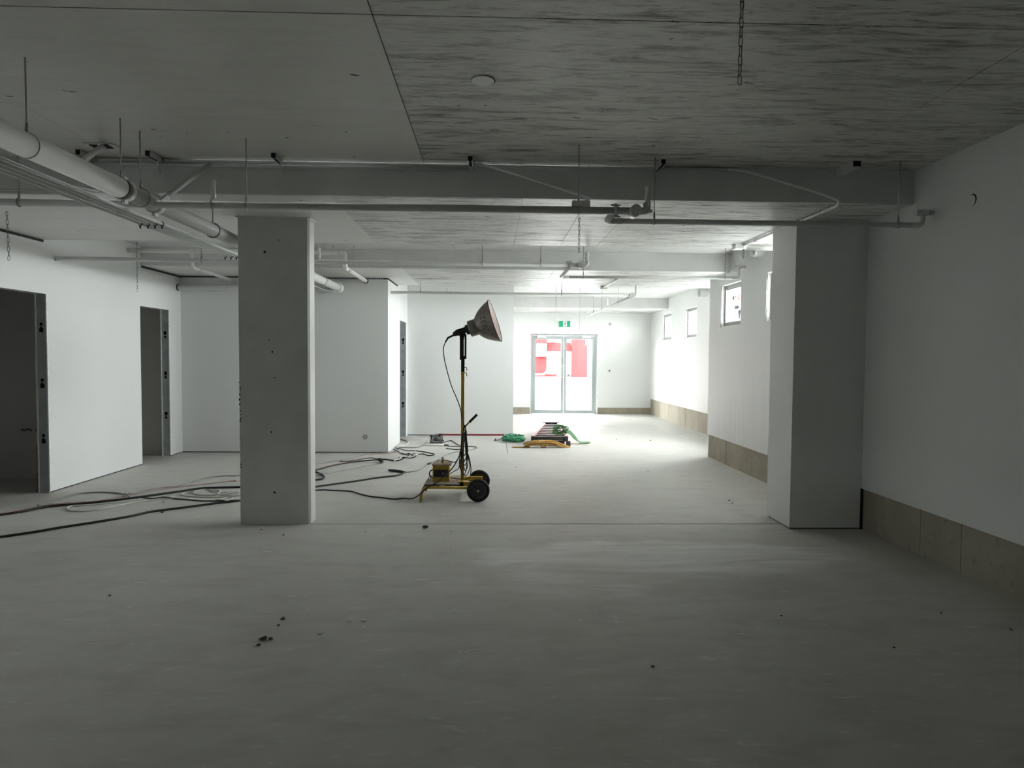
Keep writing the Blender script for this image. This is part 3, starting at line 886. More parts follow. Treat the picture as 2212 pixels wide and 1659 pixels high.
MB().tube(fillet([(-4.18, 9.22, 3.02), (-4.18, 9.235, 2.81), (-4.18, 9.40, 2.80)], 0.06), 0.026, 16).build('drop_elbow', 'pvc', up)
MB().cyl((-4.18, 9.38, 2.801), (-4.18, 10.70, 2.795), 0.024, 16).build('drop_pipe', 'pvc', up)
for xx in (-3.2, -2.35, -2.22, -1.95):
    tag(MB().cyl((xx, 9.18 if xx < -2.1 else 9.25, 3.06 if xx < -2.1 else 2.86), (xx, 9.18 if xx < -2.1 else 9.25, ZC), 0.004, 6).build('hanger_rod', 'rod', None, (xx, 9.18 if xx < -2.1 else 9.25, ZC)), 'short thin rod from the slab beside the upper waste pipe', 'rod', 'rods at the upper waste pipe')

# ---- sprinkler pipes
sp1 = empty('sprinkler_pipe', (-2.0, 4.77, 2.66)); tag(sp1, 'level grey sprinkler pipe in front of the first beam, crossing under the drain pipe', 'pipe')
MB().cyl((XL+0.002, 4.77, 2.660), (1.03, 4.77, 2.660), 0.0265, 20).build('pipe', 'pipe', sp1)
coupling(sp1, (0.896, 4.77, 2.660), (1, 0, 0), 0.0265, 0.032)
MB().cyl((1.035, 4.715, 2.657), (1.035, 4.825, 2.657), 0.042, 20).build('end_tee', 'pipe', sp1)
el = MB().tube(fillet([(1.05, 4.77, 2.66), (1.125, 4.77, 2.66), (1.125, 4.77, 2.72)], 0.04), 0.028, 14).build('end_elbow', 'pipe', sp1)
MB().cyl((1.14, 4.77, 2.66), (1.165, 4.77, 2.66), 0.014, 10).build('plug', 'pipe', el)
sprig(sp1, 1.130, 4.77, 2.70, 0.145, 0.020, 1)
sprig(sp1, -2.01, 4.775, 2.685, 0.16, 0.017, 2)
MB().torus((-2.01, 4.765, 2.662), (1, 0, 0), 0.034, 0.006, 18, 6, (0, PI*1.4)).build('hook_bolt', 'rod', sp1)
MB().box(0.575, 0.705, 4.745, 4.79, 2.684, 2.725).build('saddle_block', 'pipe', sp1)
for xx, lb in ((-1.772, 'hanger rod on the front sprinkler pipe in front of the column'), (0.622, 'hanger rod on the front sprinkler pipe beside the hooked conduit'), (-3.37, 'hanger rod on the front sprinkler pipe left of the drain pipe')):
    hanger(xx, 4.77, 2.660, 0.0265, ZC, lb, 'hangers of the sprinkler pipe before the first beam')

sp2 = empty('sprinkler_branch', (2.0, 5.05, 2.645)); tag(sp2, 'lower sprinkler branch pipe running right into the wall beside the pier', 'pipe')
MB().tube(fillet([(0.880, 4.80, 2.652), (0.880, 5.05, 2.645), (1.0, 5.05, 2.645)], 0.04), 0.024, 16).build('offset_elbow', 'pipe', sp2)
MB().cyl((0.96, 5.05, 2.645), (3.30, 5.05, 2.645), 0.021, 18).build('pipe', 'pipe', sp2)
MB().tube(fillet([(3.28, 5.05, 2.645), (3.372, 5.05, 2.645), (3.372, 5.05, 2.735)], 0.05), 0.023, 14).build('wall_elbow', 'pipe', sp2)
MB().cyl((3.315, 5.05, 2.742), (3.41, 5.05, 2.742), 0.027, 14).cyl((3.41, 5.05, 2.742), (XR-0.002, 5.05, 2.742), 0.019, 14).build('wall_tee', 'pipe', sp2)
for xx, lb in ((1.249, 'hanger rod on the lower sprinkler branch beside its wrapped riser'), (3.179, 'hanger rod on the lower sprinkler branch close to the right wall')):
    hanger(xx, 5.05, 2.645, 0.021, ZC, lb, 'hangers of the lower sprinkler branch')

sp3 = empty('sprinkler_pipe', (-2.0, 7.71, 2.685)); tag(sp3, 'level sprinkler pipe behind the column, from the left partition to mid room', 'pipe')
MB().cyl((XL+0.002, 7.71, 2.690), (1.04, 7.71, 2.684), 0.0245, 20).build('pipe', 'pipe', sp3)
MB().sphere((XL+0.01, 7.70, 2.675), 0.012, 8).build('wall_putty', 'clip', sp3)
coupling(sp3, (0.90, 7.71, 2.684), (1, 0, 0), 0.0245, 0.03)
MB().cyl((1.045, 7.66, 2.682), (1.045, 7.76, 2.682), 0.040, 18).build('end_tee', 'pipe', sp3)
MB().tube(fillet([(1.05, 7.71, 2.684), (1.115, 7.71, 2.684), (1.115, 7.71, 2.73)], 0.03), 0.026, 12).build('end_elbow', 'pipe', sp3)
sprig(sp3, 1.115, 7.71, 2.715, 0.125, 0.022, 3)
sprig(sp3, -2.03, 7.71, 2.70, 0.15, 0.018, 4)
for xx, lb in ((-3.388, 'hanger rod on the rear sprinkler pipe above the second doorway side'), (0.566, 'hanger rod near the fitting that ends the rear sprinkler pipe'), (-0.12, 'hanger rod midway on the rear sprinkler pipe above the work light')):
    hanger(xx, 7.71, 2.687, 0.0245, ZC, lb, 'hangers of the sprinkler pipe behind the column')

sp4 = empty('sprinkler_branch', (2.0, 8.95, 2.70)); tag(sp4, 'sprinkler branch pipe before the second beam turning up into the window wall', 'pipe')
MB().tube(fillet([(0.925, 7.74, 2.675), (0.935, 8.95, 2.695), (1.05, 8.95, 2.696)], 0.05), 0.021, 14).build('offset_arm', 'pipe', sp4)
MB().cyl((1.0, 8.95, 2.696), (3.33, 8.95, 2.710), 0.0195, 16).build('pipe', 'pipe', sp4)
MB().tube(fillet([(3.31, 8.95, 2.710), (3.40, 8.95, 2.711), (3.40, 8.95, 2.85)], 0.05), 0.021, 14).build('wall_elbow', 'pipe', sp4)
MB().cyl((3.345, 8.95, 2.862), (3.44, 8.95, 2.862), 0.025, 14).cyl((3.43, 8.95, 2.862), (XR2-0.002, 8.95, 2.862), 0.018, 14).build('wall_tee', 'pipe', sp4)
for xx, lb in ((1.245, 'hanger rod near the elbow end of the branch before the second beam'), (3.214, 'hanger rod on the branch before the second beam near the window wall')):
    hanger(xx, 8.95, 2.697 if xx < 2 else 2.709, 0.0195, ZC, lb, 'hangers of the branch before the second beam')

sp5 = empty('sprinkler_pipe', (0.3, 11.06, 2.67)); tag(sp5, 'far level sprinkler pipe under the second beam above the work light', 'pipe')
MB().cyl((RX1+0.002, 11.06, 2.668), (2.36, 11.06, 2.668), 0.024, 18).build('pipe', 'pipe', sp5)
sprig(sp5, -0.762, 11.06, 2.685, 0.07, 0.02, 5)
MB().cyl((2.37, 11.02, 2.668), (2.37, 11.10, 2.668), 0.040, 16).build('end_tee', 'pipe', sp5)
for xx in (-1.221, 1.171):
    hanger(xx, 11.06, 2.668, 0.024, ZS, 'thin hanger rod from the second beam to the far sprinkler pipe', 'hangers of the far sprinkler pipe')
sp6 = empty('sprinkler_branch', (2.42, 13.8, 2.67)); tag(sp6, 'far sprinkler branch running toward the entrance wall with wrapped risers', 'pipe')
MB().cyl((2.42, 11.06, 2.668), (2.42, 16.55, 2.668), 0.021, 16).build('pipe', 'pipe', sp6)
for k, yy in enumerate((11.12, 13.68, 16.5)):
    sprig(sp6, 2.42 + (0.04 if k == 0 else 0), yy, 2.68, 0.16, 0.02, 6+k)
    MB().cyl((2.42, yy-0.03, 2.668), (2.42, yy+0.03, 2.668), 0.032, 14).build('riser_tee', 'pipe', sp6)
for yy, lb in ((12.48, 'hanger rod on the far branch between the far pipe end and its middle riser'), (14.38, 'hanger rod on the far branch just past its middle riser'), (15.56, 'hanger rod on the far branch nearest the last beam')):
    hanger(2.42, yy, 2.668, 0.021, ZC, lb, 'hangers of the far sprinkler branch', 'y')
tag(MB().cyl((1.935, 14.40, 2.137), (1.935, 14.40, ZC), 0.0035, 6).build('hanging_wire', 'rod', None, (1.935, 14.40, ZC)), 'single long thin wire hanging loose above the entrance doors', 'wire')

# ---- conduits
for xx, lb in ((-2.625, 'slim conduit nearest the large drain pipe in the row of four'), (-2.680, 'slim conduit second from the drain pipe in the row of four'), (-2.735, 'slim conduit third from the drain pipe in the row of four'), (-2.795, 'outermost slim conduit of the row of four beside the drain pipe')):
    root = empty('conduit', (xx, 6.0, 2.622))
    tag(root, lb, 'conduit', 'conduits beside the drain pipe')
    MB().cyl((xx, 0.8, 2.622), (xx, 10.70, 2.622), 0.0115, 12).build('tube', 'conduit', root)
    for yy in (5.28, 6.92):
        MB().torus((xx, yy, 2.622), (0, 1, 0), 0.015, 0.0035, 14, 6).box(xx-0.004, xx+0.004, yy-0.006, yy+0.006, 2.585, 2.61).build('clip', 'clip', root)
for yo, zo, lb in ((5.20, 2.85, 'upper of two conduits sweeping left from the drain pipe under the first beam'), (5.16, 2.82, 'lower of two conduits sweeping left from the drain pipe under the first beam')):
    root = tag(MB().tube(smooth_path([(-5.0, yo, zo), (-3.6, yo, zo), (-3.15, yo-0.02, zo+0.003), (-2.98, yo-0.16, zo-0.03), (-2.89, yo-0.5, zo-0.10), (-2.87, yo-1.2, zo-0.16), (-2.86, 0.8, zo-0.17)], 6), 0.012, 10).build('bent_conduit', 'conduit', None, (-3.0, yo, zo)),
               lb, 'conduit', 'conduits sweeping left under the first beam')
bc = empty('beam_conduit', (0, 5.272, 3.118)); tag(bc, 'long level conduit tucked under the slab along the first beam face', 'conduit')
MB().cyl((-3.1, 5.275, 3.119), (1.93, 5.275, 3.119), 0.0115, 12).build('tube', 'conduit', bc)
MB().cyl((-3.0, 5.262, 3.085), (-0.15, 5.275, 3.085), 0.0105, 12).build('second_tube', 'conduit', bc)
cd = empty('hooked_conduit', (0.3, 5.2, 3.0)); tag(cd, 'thin conduit sagging from the beam top to the sprinkler pipe in a hooked end', 'conduit')
MB().tube(smooth_path([(-0.16, 5.26, 3.118), (-0.05, 5.235, 3.105), (0.35, 5.20, 2.985), (0.64, 5.20, 2.893), (0.735, 5.19, 2.862), (0.757, 5.13, 2.835), (0.725, 5.02, 2.795), (0.675, 4.90, 2.75), (0.630, 4.80, 2.722)], 6), 0.0105, 10).build('tube', 'conduit_white', cd)
MB().tube([(0.672, 4.895, 2.749), (0.630, 4.80, 2.722)], 0.0145, 10).build('sleeve', 'conduit_white', cd)
cs = empty('soffit_conduit', (2.8, 6.2, 2.85)); tag(cs, 'bright conduit bending round the beam edge and along the soffit toward the window wall', 'conduit')
MB().tube(smooth_path([(1.90, 5.275, 3.119), (2.05, 5.25, 3.098), (2.40, 5.235, 2.998), (2.70, 5.235, 2.912), (2.795, 5.245, 2.880), (2.825, 5.30, 2.852), (2.823, 5.45, 2.848), (2.81, 6.2, 2.852), (2.79, 7.20, 2.852)], 7), 0.0125, 10).build('tube', 'conduit_white', cs)
for yy in (5.55, 5.85, 6.9):
    MB().torus((2.815 if yy < 6.5 else 2.797, yy, 2.851), (0, 1, 0), 0.014, 0.004, 14, 6).build('saddle', 'conduit_white', cs)
jb = empty('junction_box', (2.775, 7.26, 2.84)); tag(jb, 'square white junction box on the soffit at the end of the bright conduit', 'junction box')
MB().box(2.70, 2.80, 7.20, 7.31, 2.815, 2.869).build('box_body', 'white_plastic', jb)
MB().cyl((2.80, 7.25, 2.842), (2.83, 7.25, 2.842), 0.021, 12).build('gland', 'white_plastic', jb)
tag(MB().cyl((2.83, 7.25, 2.842), (XR2-0.002, 7.25, 2.842), 0.019, 14).cyl((2.83, 7.28, 2.822), (XR2-0.002, 7.28, 2.822), 0.012, 12).build('feed_conduit', 'conduit_white', None, (3.1, 7.25, 2.84)), 'pair of white conduits from the junction box into the window wall behind the pier', 'conduit')
jb2 = empty('junction_box', (1.985, 11.62, 2.85)); tag(jb2, 'small grey junction box under the far edge of the second beam', 'junction box')
MB().box(1.93, 2.04, 11.57, 11.67, 2.82, 2.869).build('box_body', 'conduit', jb2)
MB().tube([(1.98, 11.56, 2.845), (1.985, 10.3, 2.852)], 0.013, 10).build('conduit_tail', 'conduit_white', jb2)

# ---- strut brackets under the slab at the first beam
def bracket(x, y0=5.085, label=None, group=None):
    root = empty('strut_bracket', (x, y0, ZC))
    tag(root, label or 'short strut bracket with dark open end where conduit runs along the first beam', 'bracket', group)
    w, h = 0.042, 0.042; z1 = ZC-0.002
    y1 = 5.296
    MB().box(x-w/2, x+w/2, y0, y1, z1-0.003, z1).box(x-w/2, x-w/2+0.003, y0, y1, z1-h, z1).box(x+w/2-0.003, x+w/2, y0, y1, z1-h, z1).box(x-w/2, x-w/2+0.011, y0, y1, z1-h, z1-h+0.003).box(x+w/2-0.011, x+w/2, y0, y1, z1-h, z1-h+0.003).build('channel', 'pipe', root)
    MB().box(x-w/2+0.003, x+w/2-0.003, y0+0.004, y1, z1-h+0.004, z1-0.003).build('channel_void', 'dark', root)
    MB().box(x-0.008, x+0.014, 5.225, 5.231, z1-h-0.075, z1-h).box(x-0.012, x+0.018, 5.222, 5.25, z1-h-0.085, z1-h-0.06).build('conduit_strap', 'pipe', root)
for xx, lb in ((-3.15, 'short strut bracket under the slab left of the drain pipe brace'), (-2.63, 'short strut bracket under the slab directly above the drain pipe'), (-1.683, 'short strut bracket under the slab above the column'), (-0.179, 'short strut bracket where the hooked conduit leaves the beam top'), (1.325, 'short strut bracket above the end of the level sprinkler pipe')):
    bracket(xx, label=lb, group='strut brackets along the first beam')
root = empty('ceiling_channel', (2.84, 5.0, ZC)); tag(root, 'lone short channel box fixed at the slab edge near the right wall', 'bracket')
MB().box(2.80, 2.868, 5.045, 5.298, ZC-0.052, ZC-0.002).build('channel', 'pipe', root)
MB().box(2.804, 2.864, 5.042, 5.05, ZC-0.048, ZC-0.006).build('channel_void', 'dark', root)
root = empty('ceiling_plate', (-2.93, 5.0, ZC)); tag(root, 'dark slotted fixing plate on the slab above the drain pipe brace', 'bracket')
MB().box(-3.02, -2.80, 4.93, 5.03, ZC-0.012, ZC-0.002).build('plate', 'pipe', root)
MB().box(-2.98, -2.92, 4.94, 5.02, ZC-0.016, ZC-0.011).box(-2.90, -2.84, 4.94, 5.02, ZC-0.016, ZC-0.011).build('slot', 'dark', root)

# ---- hanging chains
def make_link_mesh():
    mb = MB(); pts = []
    L, W = 0.0145, 0.0085
    for k in range(17):
        a = 2*PI*k/16
        pts.append((W*math.cos(a), 0, (L if math.sin(a) > 0 else -L)*(1 if abs(math.sin(a)) > 1e-6 else 0) + W*math.sin(a)))
    mb.tube(pts, 0.0023, 6, False)
    o = mb.build('link', 'chain'); me = o.data; bpy.data.objects.remove(o)
    return me
LINK = make_link_mesh()
def chain(x, y, z0, z1, label, sway=0.0):
    root = empty('hanging_chain', (x, y, z1)); tag(root, label, 'chain')
    z = z1-0.015; k = 0
    while z > z0:
        o = bpy.data.objects.new('link', LINK); COL.objects.link(o); o.parent = root
        t = (z1-z)/(z1-z0)
        o.location = (sway*t, 0, z-z1); o.rotation_euler = (0, 0.05*math.sin(k*2.1), (PI/2 if k % 2 else 0)+0.25)
        z -= 0.0405; k += 1
    MB().torus((x, y, z1-0.004), (1, 0, 0), 0.008, 0.0025, 12, 6).build('eye_hook', 'chain', root)
chain(1.075, 2.853, 2.767, ZC, 'chain hanging from the near slab above the open floor', -0.004)
chain(0.79, 5.99, 2.571, ZS, 'chain hanging from the first beam soffit behind the sprinkler pipe')
chain(-4.385, 6.05, 2.418, ZS, 'chain hanging from the first beam soffit above the first doorway', 0.01)
chain(-4.895, 9.15, 2.455, ZC, 'long thin chain hanging against the left partition near the second doorway')
chain(1.345, 13.80, 2.58, ZC, 'chain hanging from the far slab in front of the entrance exit sign')

# ---- ceiling, wall fittings
root = empty('ceiling_cover', (-0.062, 3.715, ZC)); tag(root, 'round white blanking disc in the near slab with a dark rim gap', 'cover')
MB().cyl((-0.062, 3.715, ZC-0.009), (-0.062, 3.715, ZC-0.004), 0.064, 32).build('disc', 'white_plastic', root)
MB().cyl((-0.060, 3.722, ZC-0.004), (-0.060, 3.722, ZC), 0.068, 32).build('rim_shadow', 'dark', root)
for (yy, zz, lb) in ((8.72, 3.018, 'round white duct collar on the window wall beside the sprinkler tee'), (8.36, 3.018, 'round white duct collar on the window wall closer to the pier')):
    root = empty('duct_collar', (XR2, yy, zz)); tag(root, lb, 'vent', 'duct collars on the window wall')
    MB().lathe([(0, 0.108), (-0.13, 0.108), (-0.132, 0.112), (-0.14, 0.112), (-0.14, 0.103), (0, 0.103)], (XR2, yy, zz), (1, 0, 0), 28).build('sleeve', 'white_plastic', root)
    MB().cyl((XR2-0.10, yy, zz), (XR2-0.095, yy, zz), 0.103, 28).build('damper', 'galv', root)
root = empty('duct_collar', (XR3, 13.66, 2.99)); tag(root, 'round white duct collar high on the far window wall by the corner', 'vent')
MB().lathe([(0, 0.10), (-0.13, 0.10), (-0.14, 0.104), (-0.14, 0.095), (0, 0.095)], (XR3, 13.66, 2.99), (1, 0, 0), 24).build('sleeve', 'white_plastic', root)
MB().cyl((XR3-0.10, 13.66, 2.99), (XR3-0.095, 13.66, 2.99), 0.095, 24).build('damper', 'galv', root)
root = empty('wall_cover', (XR, 4.649, 2.747)); tag(root, 'round flush cover high on the near right wall with a dark crescent gap', 'cover')
MB().cyl((XR-0.002, 4.640, 2.744), (XR+0.0, 4.640, 2.744), 0.0445, 28).build('gap', 'dark', root)
MB().cyl((XR-0.004, 4.650, 2.740), (XR-0.001, 4.650, 2.740), 0.0445, 28).build('disc', 'paint', root)
root = empty('wall_outlet', (-2.083, Y10, 0.261)); tag(root, 'small round wall outlet low on the rear partition', 'outlet')
MB().lathe([(0, 0.040), (-0.014, 0.038), (-0.016, 0.026), (-0.008, 0.022), (-0.008, 0.0)], (-2.083, Y10, 0.261), (0, 1, 0), 24).build('plate', 'frame_grey', root)
MB().sphere((-2.083, Y10-0.010, 0.261), 0.014, 10).build('cap', 'white_plastic', root)
root = empty('wall_vent', (3.331, YF, 2.558)); tag(root, 'round grey vent plate on the entrance wall to the right of the exit sign', 'vent')
MB().lathe([(0, 0.046), (-0.012, 0.044), (-0.012, 0.0)], (3.331, YF, 2.558), (0, 1, 0), 24).build('plate', 'conduit', root)
MB().torus((3.331, YF-0.013, 2.558), (0, 1, 0), 0.026, 0.006, 20, 6).build('ring', 'frame_grey', root)
root = empty('cable_outlet', (3.322, YF, 1.234)); tag(root, 'small dark cable outlet stub halfway up the entrance wall', 'outlet')
MB().cyl((3.322, YF-0.012, 1.234), (3.322, YF, 1.234), 0.022, 14).build('grommet', 'frame_grey', root)
MB().tube(smooth_path([(3.322, YF-0.01, 1.245), (3.33, YF-0.045, 1.25), (3.325, YF-0.05, 1.21)], 4), 0.010, 8).build('tail', 'clip', root)

# ---- exit sign over the entrance
ex = empty('exit_sign', (2.03, YF-0.03, 2.45)); tag(ex, 'green running-man exit sign with twin lamp heads above the entrance doors', 'exit sign')
MB().box(1.845, 2.215, YF-0.055, YF-0.001, 2.435, 2.652).build('case', 'white_plastic', ex)
MB().box(1.868, 2.190, YF-0.060, YF-0.055, 2.458, 2.630).build('green_panel', 'exit_green', ex)
MB().box(1.985, 2.097, YF-0.062, YF-0.060, 2.470, 2.620).build('white_doorway', 'white_plastic', ex)
mb = MB(); yy = YF-0.0630
def limb(a, b, w):
    a = Vector((a[0], yy, a[1])); b = Vector((b[0], yy, b[1])); mb.bar(a, b, 0.002, w)
mb.cyl((2.055, yy-0.001, 2.598), (2.055, yy+0.001, 2.598), 0.0125, 12)
limb((2.050, 2.585), (2.035, 2.535), 0.022)          # trunk
limb((2.050, 2.572), (2.015, 2.570), 0.010); limb((2.017, 2.572), (2.003, 2.548), 0.009)   # rear arm
limb((2.050, 2.570), (2.072, 2.548), 0.010); limb((2.070, 2.549), (2.092, 2.548), 0.009)   # fore arm
limb((2.036, 2.540), (2.052, 2.508), 0.013); limb((2.051, 2.510), (2.066, 2.472), 0.012)   # fore leg
limb((2.036, 2.540), (2.024, 2.505), 0.013); limb((2.026, 2.507), (1.992, 2.500), 0.011)   # rear leg
mb.build('running_figure', 'exit_green', ex)
for xx in (1.800, 2.258):
    hd = MB().lathe([(0.0, 0.012), (-0.03, 0.030), (-0.06, 0.038), (-0.062, 0.032), (-0.05, 0.0)], (xx, YF-0.02, 2.672), (0.25 if xx > 2 else -0.25, 1, 0.2), 20).build('lamp_head', 'white_plastic', ex)
    MB().cyl((xx, YF-0.03, 2.672), (xx + (-0.05 if xx > 2 else 0.05), YF-0.03, 2.645), 0.008, 8).build('lamp_arm', 'white_plastic', hd)
# ================================================================== THINGS ON THE FLOOR
M['yellow'] = simple('yellow_enamel', (0.50, 0.33, 0.03), 0.42, 0, 0.12, 25)
M['tin'] = simple('spun_aluminium', (0.24, 0.215, 0.20), 0.33, 0.9, 0.2, 7)
M['enamel'] = simple('pinkish_white_enamel', (0.72, 0.62, 0.58), 0.4)
M['rubber'] = simple('black_rubber', (0.018, 0.017, 0.017), 0.55)
M['tyre'] = simple('black_tyre', (0.010, 0.010, 0.010), 0.7)
M['rim'] = simple('dark_grey_rim', (0.035, 0.035, 0.036), 0.45)
M['ply'] = simple('worn_plywood', (0.36, 0.29, 0.23), 0.7, 0, 0.2, 14)
M['cord_pink'] = simple('pinkish_cable', (0.42, 0.30, 0.29), 0.55)
M['cord_grey'] = simple('grey_cable', (0.26, 0.27, 0.27), 0.5)
M['cord_pale'] = simple('pale_cable', (0.62, 0.62, 0.59), 0.5)
M['green_hose'] = simple('green_hose', (0.05, 0.33, 0.17), 0.4, 0, 0.2, 30)
M['green_hose_dusty'] = simple('dusty_green_hose', (0.13, 0.30, 0.14), 0.5, 0, 0.2, 30)
M['orange_cord'] = simple('ochre_cord', (0.50, 0.29, 0.07), 0.5, 0, 0.2, 30)
M['fibreglass'] = simple('pink_fibreglass', (0.60, 0.28, 0.29), 0.4)
M['ladder_alu'] = simple('dull_ladder_aluminium', (0.20, 0.18, 0.18), 0.45, 0.4)
M['dark_grey'] = simple('dark_grey_plastic', (0.07, 0.07, 0.07), 0.55)
M['ink'] = simple('marker_ink', (0.015, 0.012, 0.012), 0.6)
M['debris_dark'] = simple('dark_rubble', (0.05, 0.048, 0.045), 0.9, 0, 0.4, 40)
M['debris_pale'] = simple('pale_plaster_chip', (0.70, 0.70, 0.68), 0.9)
M['pump_grey'] = simple('cast_grey', (0.16, 0.16, 0.155), 0.5, 0.3)

CABLES = {
    'long_black': (0.011, 'rubber', [(-4.25, 5.62), (-4.22, 5.66), (-4.06, 5.80), (-3.92, 5.96), (-3.76, 6.12), (-3.59, 6.30), (-3.50, 6.42), (-3.41, 6.58), (-3.15, 6.78), (-2.93, 6.96), (-2.73, 7.09), (-2.42, 7.46), (-2.13, 7.83), (-1.95, 8.00), (-1.72, 8.20), (-1.48, 8.44), (-1.28, 8.58), (-1.21, 8.70), (-1.19, 8.81)]),
    'bundle_a': (0.012, 'rubber', [(-4.85, 6.38), (-4.80, 6.44), (-4.68, 6.58), (-4.57, 6.79), (-4.32, 6.93), (-4.06, 7.11), (-3.89, 7.26), (-3.63, 7.53), (-3.45, 7.73), (-3.21, 7.79), (-3.01, 7.82), (-2.84, 7.87), (-2.52, 8.78), (-2.42, 8.86), (-2.31, 8.74), (-2.19, 8.51), (-2.17, 8.35), (-2.24, 8.28)]),
    'bundle_b': (0.007, 'cord_pink', [(-4.92, 6.47), (-4.86, 6.52), (-4.73, 6.72), (-4.48, 6.85), (-4.25, 7.11), (-4.11, 7.32), (-3.91, 7.69), (-3.67, 7.90), (-3.46, 8.07), (-3.25, 8.24), (-3.18, 8.26), (-2.89, 8.92), (-2.48, 9.11), (-2.41, 9.24), (-2.36, 9.42), (-2.29, 9.67), (-2.06, 10.05), (-1.89, 10.50), (-1.70, 10.62), (-1.58, 10.78)]),
    'grey_top': (0.008, 'cord_grey', [(-4.67, 6.78), (-4.70, 7.11), (-4.69, 7.43), (-4.49, 7.53), (-4.26, 7.48), (-4.12, 7.38), (-4.02, 7.28)]),
    'grey_mid': (0.008, 'cord_grey', [(-4.06, 7.34), (-3.99, 7.58), (-3.90, 7.80), (-3.77, 7.90), (-3.72, 8.26), (-3.64, 8.48), (-3.46, 8.59), (-3.32, 8.62), (-3.00, 9.26), (-2.59, 9.52), (-2.48, 9.67), (-2.37, 9.80), (-2.22, 10.00), (-2.11, 10.27), (-2.00, 10.50), (-1.82, 10.62), (-1.66, 10.74), (-1.58, 11.05)]),
    'pale_loop': (0.008, 'cord_pale', [(-3.53, 7.26), (-3.80, 7.03), (-3.91, 6.85), (-3.98, 6.71), (-4.10, 6.62), (-4.22, 6.63), (-4.32, 6.69), (-4.37, 6.83), (-4.22, 6.89), (-4.04, 6.99), (-3.84, 7.17)]),
    'low_red': (0.007, 'rubber', [(-3.90, 7.17), (-3.72, 7.18), (-3.54, 7.20), (-3.35, 7.16), (-3.17, 7.09), (-2.98, 7.08), (-2.80, 7.11), (-2.73, 7.14), (-2.54, 7.39), (-2.27, 7.58), (-2.09, 7.65), (-1.98, 7.68), (-1.84, 7.65), (-1.70, 7.62), (-1.62, 7.58), (-1.50, 7.44), (-1.35, 7.31), (-1.21, 7.25), (-1.08, 7.18), (-0.98, 7.23)]),
    'coil_one': (0.007, 'cord_pale', [(-2.89, 7.52), (-3.01, 7.47), (-3.14, 7.39), (-3.28, 7.39), (-3.39, 7.46), (-3.43, 7.51), (-3.44, 7.62), (-3.38, 7.69), (-3.27, 7.69), (-3.19, 7.65), (-3.15, 7.59), (-3.15, 7.52), (-3.32, 7.69)]),
    'coil_two': (0.007, 'cord_pale', [(-2.84, 7.37), (-2.94, 7.34), (-3.07, 7.28), (-3.22, 7.28), (-3.37, 7.32), (-3.50, 7.39), (-3.52, 7.48), (-3.48, 7.53), (-3.40, 7.52)]),
    'coil_three': (0.007, 'cord_pale', [(-2.85, 7.41), (-2.97, 7.32), (-3.08, 7.37), (-3.12, 7.48), (-3.02, 7.48), (-2.91, 7.55)]),
    'coil_four': (0.006, 'cord_pale', [(-2.99, 7.09), (-2.93, 7.08), (-2.85, 7.07), (-2.85, 7.17), (-2.90, 7.27), (-2.95, 7.24), (-2.98, 7.15)]),
    'thick_mid': (0.01, 'rubber', [(-2.44, 8.96), (-2.38, 9.16), (-2.32, 9.34), (-2.20, 9.54), (-2.08, 9.71), (-1.89, 9.85), (-1.67, 9.97), (-1.56, 9.92), (-1.42, 9.85), (-1.37, 10.09), (-1.33, 10.42)]),
    'thin_hump': (0.006, 'rubber', [(-2.27, 9.71), (-2.13, 9.83), (-2.01, 10.00), (-1.94, 10.10), (-1.86, 10.14), (-1.76, 10.04), (-1.68, 9.93)]),
    'thin_grey': (0.005, 'cord_grey', [(-2.35, 8.61), (-2.23, 8.72), (-2.13, 8.89), (-2.02, 9.07), (-1.90, 9.25), (-1.77, 9.43), (-1.64, 9.58)]),
    'grey_lead': (0.008, 'cord_grey', [(-1.21, 8.86), (-1.12, 8.90), (-1.04, 8.98), (-0.98, 9.17), (-0.93, 9.46), (-0.90, 9.61), (-0.86, 9.78), (-0.81, 9.96), (-0.77, 10.20), (-0.72, 10.51), (-0.65, 10.69), (-0.58, 10.81), (-0.48, 10.90), (-0.38, 11.00), (-0.28, 11.19), (-0.26, 11.31), (-0.30, 11.44), (-0.47, 11.49), (-0.59, 11.46), (-0.79, 11.51)]),
    'dark_short': (0.009, 'rubber', [(-1.66, 10.98), (-1.55, 10.74), (-1.47, 10.61), (-1.38, 10.48), (-1.28, 10.40), (-1.21, 10.36), (-1.22, 10.19), (-1.32, 10.08), (-1.45, 10.04)]),
    'dark_upper': (0.008, 'rubber', [(-1.67, 11.30), (-1.60, 11.09), (-1.44, 10.94), (-1.29, 10.91), (-1.13, 10.80), (-1.00, 10.64), (-0.93, 10.53), (-0.95, 10.40), (-1.03, 10.41), (-1.11, 10.56), (-1.19, 10.50)]),
    'pump_hose': (0.009, 'cord_grey', [(-1.68, 11.33), (-1.63, 11.30), (-1.45, 11.30), (-1.30, 11.33), (-1.26, 11.49), (-1.22, 11.74), (-1.21, 12.09)]),
    'white_hose': (0.009, 'cord_pale', [(-1.75, 12.46), (-1.68, 12.35), (-1.60, 12.23), (-1.54, 12.02), (-1.53, 11.79), (-1.56, 11.48), (-1.60, 11.30), (-1.66, 11.22)]),
    'pump_lead': (0.008, 'rubber', [(-0.92, 11.96), (-0.86, 12.10), (-0.78, 12.27), (-0.73, 12.16), (-0.66, 11.89), (-0.60, 11.64), (-0.52, 11.26), (-0.57, 11.07), (-0.79, 11.21)]),
    'white_flex': (0.008, 'cord_pale', [(-1.33, 10.52), (-1.31, 10.70), (-1.28, 10.85), (-1.27, 10.66), (-1.20, 10.36), (-1.27, 10.21), (-1.38, 10.04), (-1.47, 9.76)]),
}
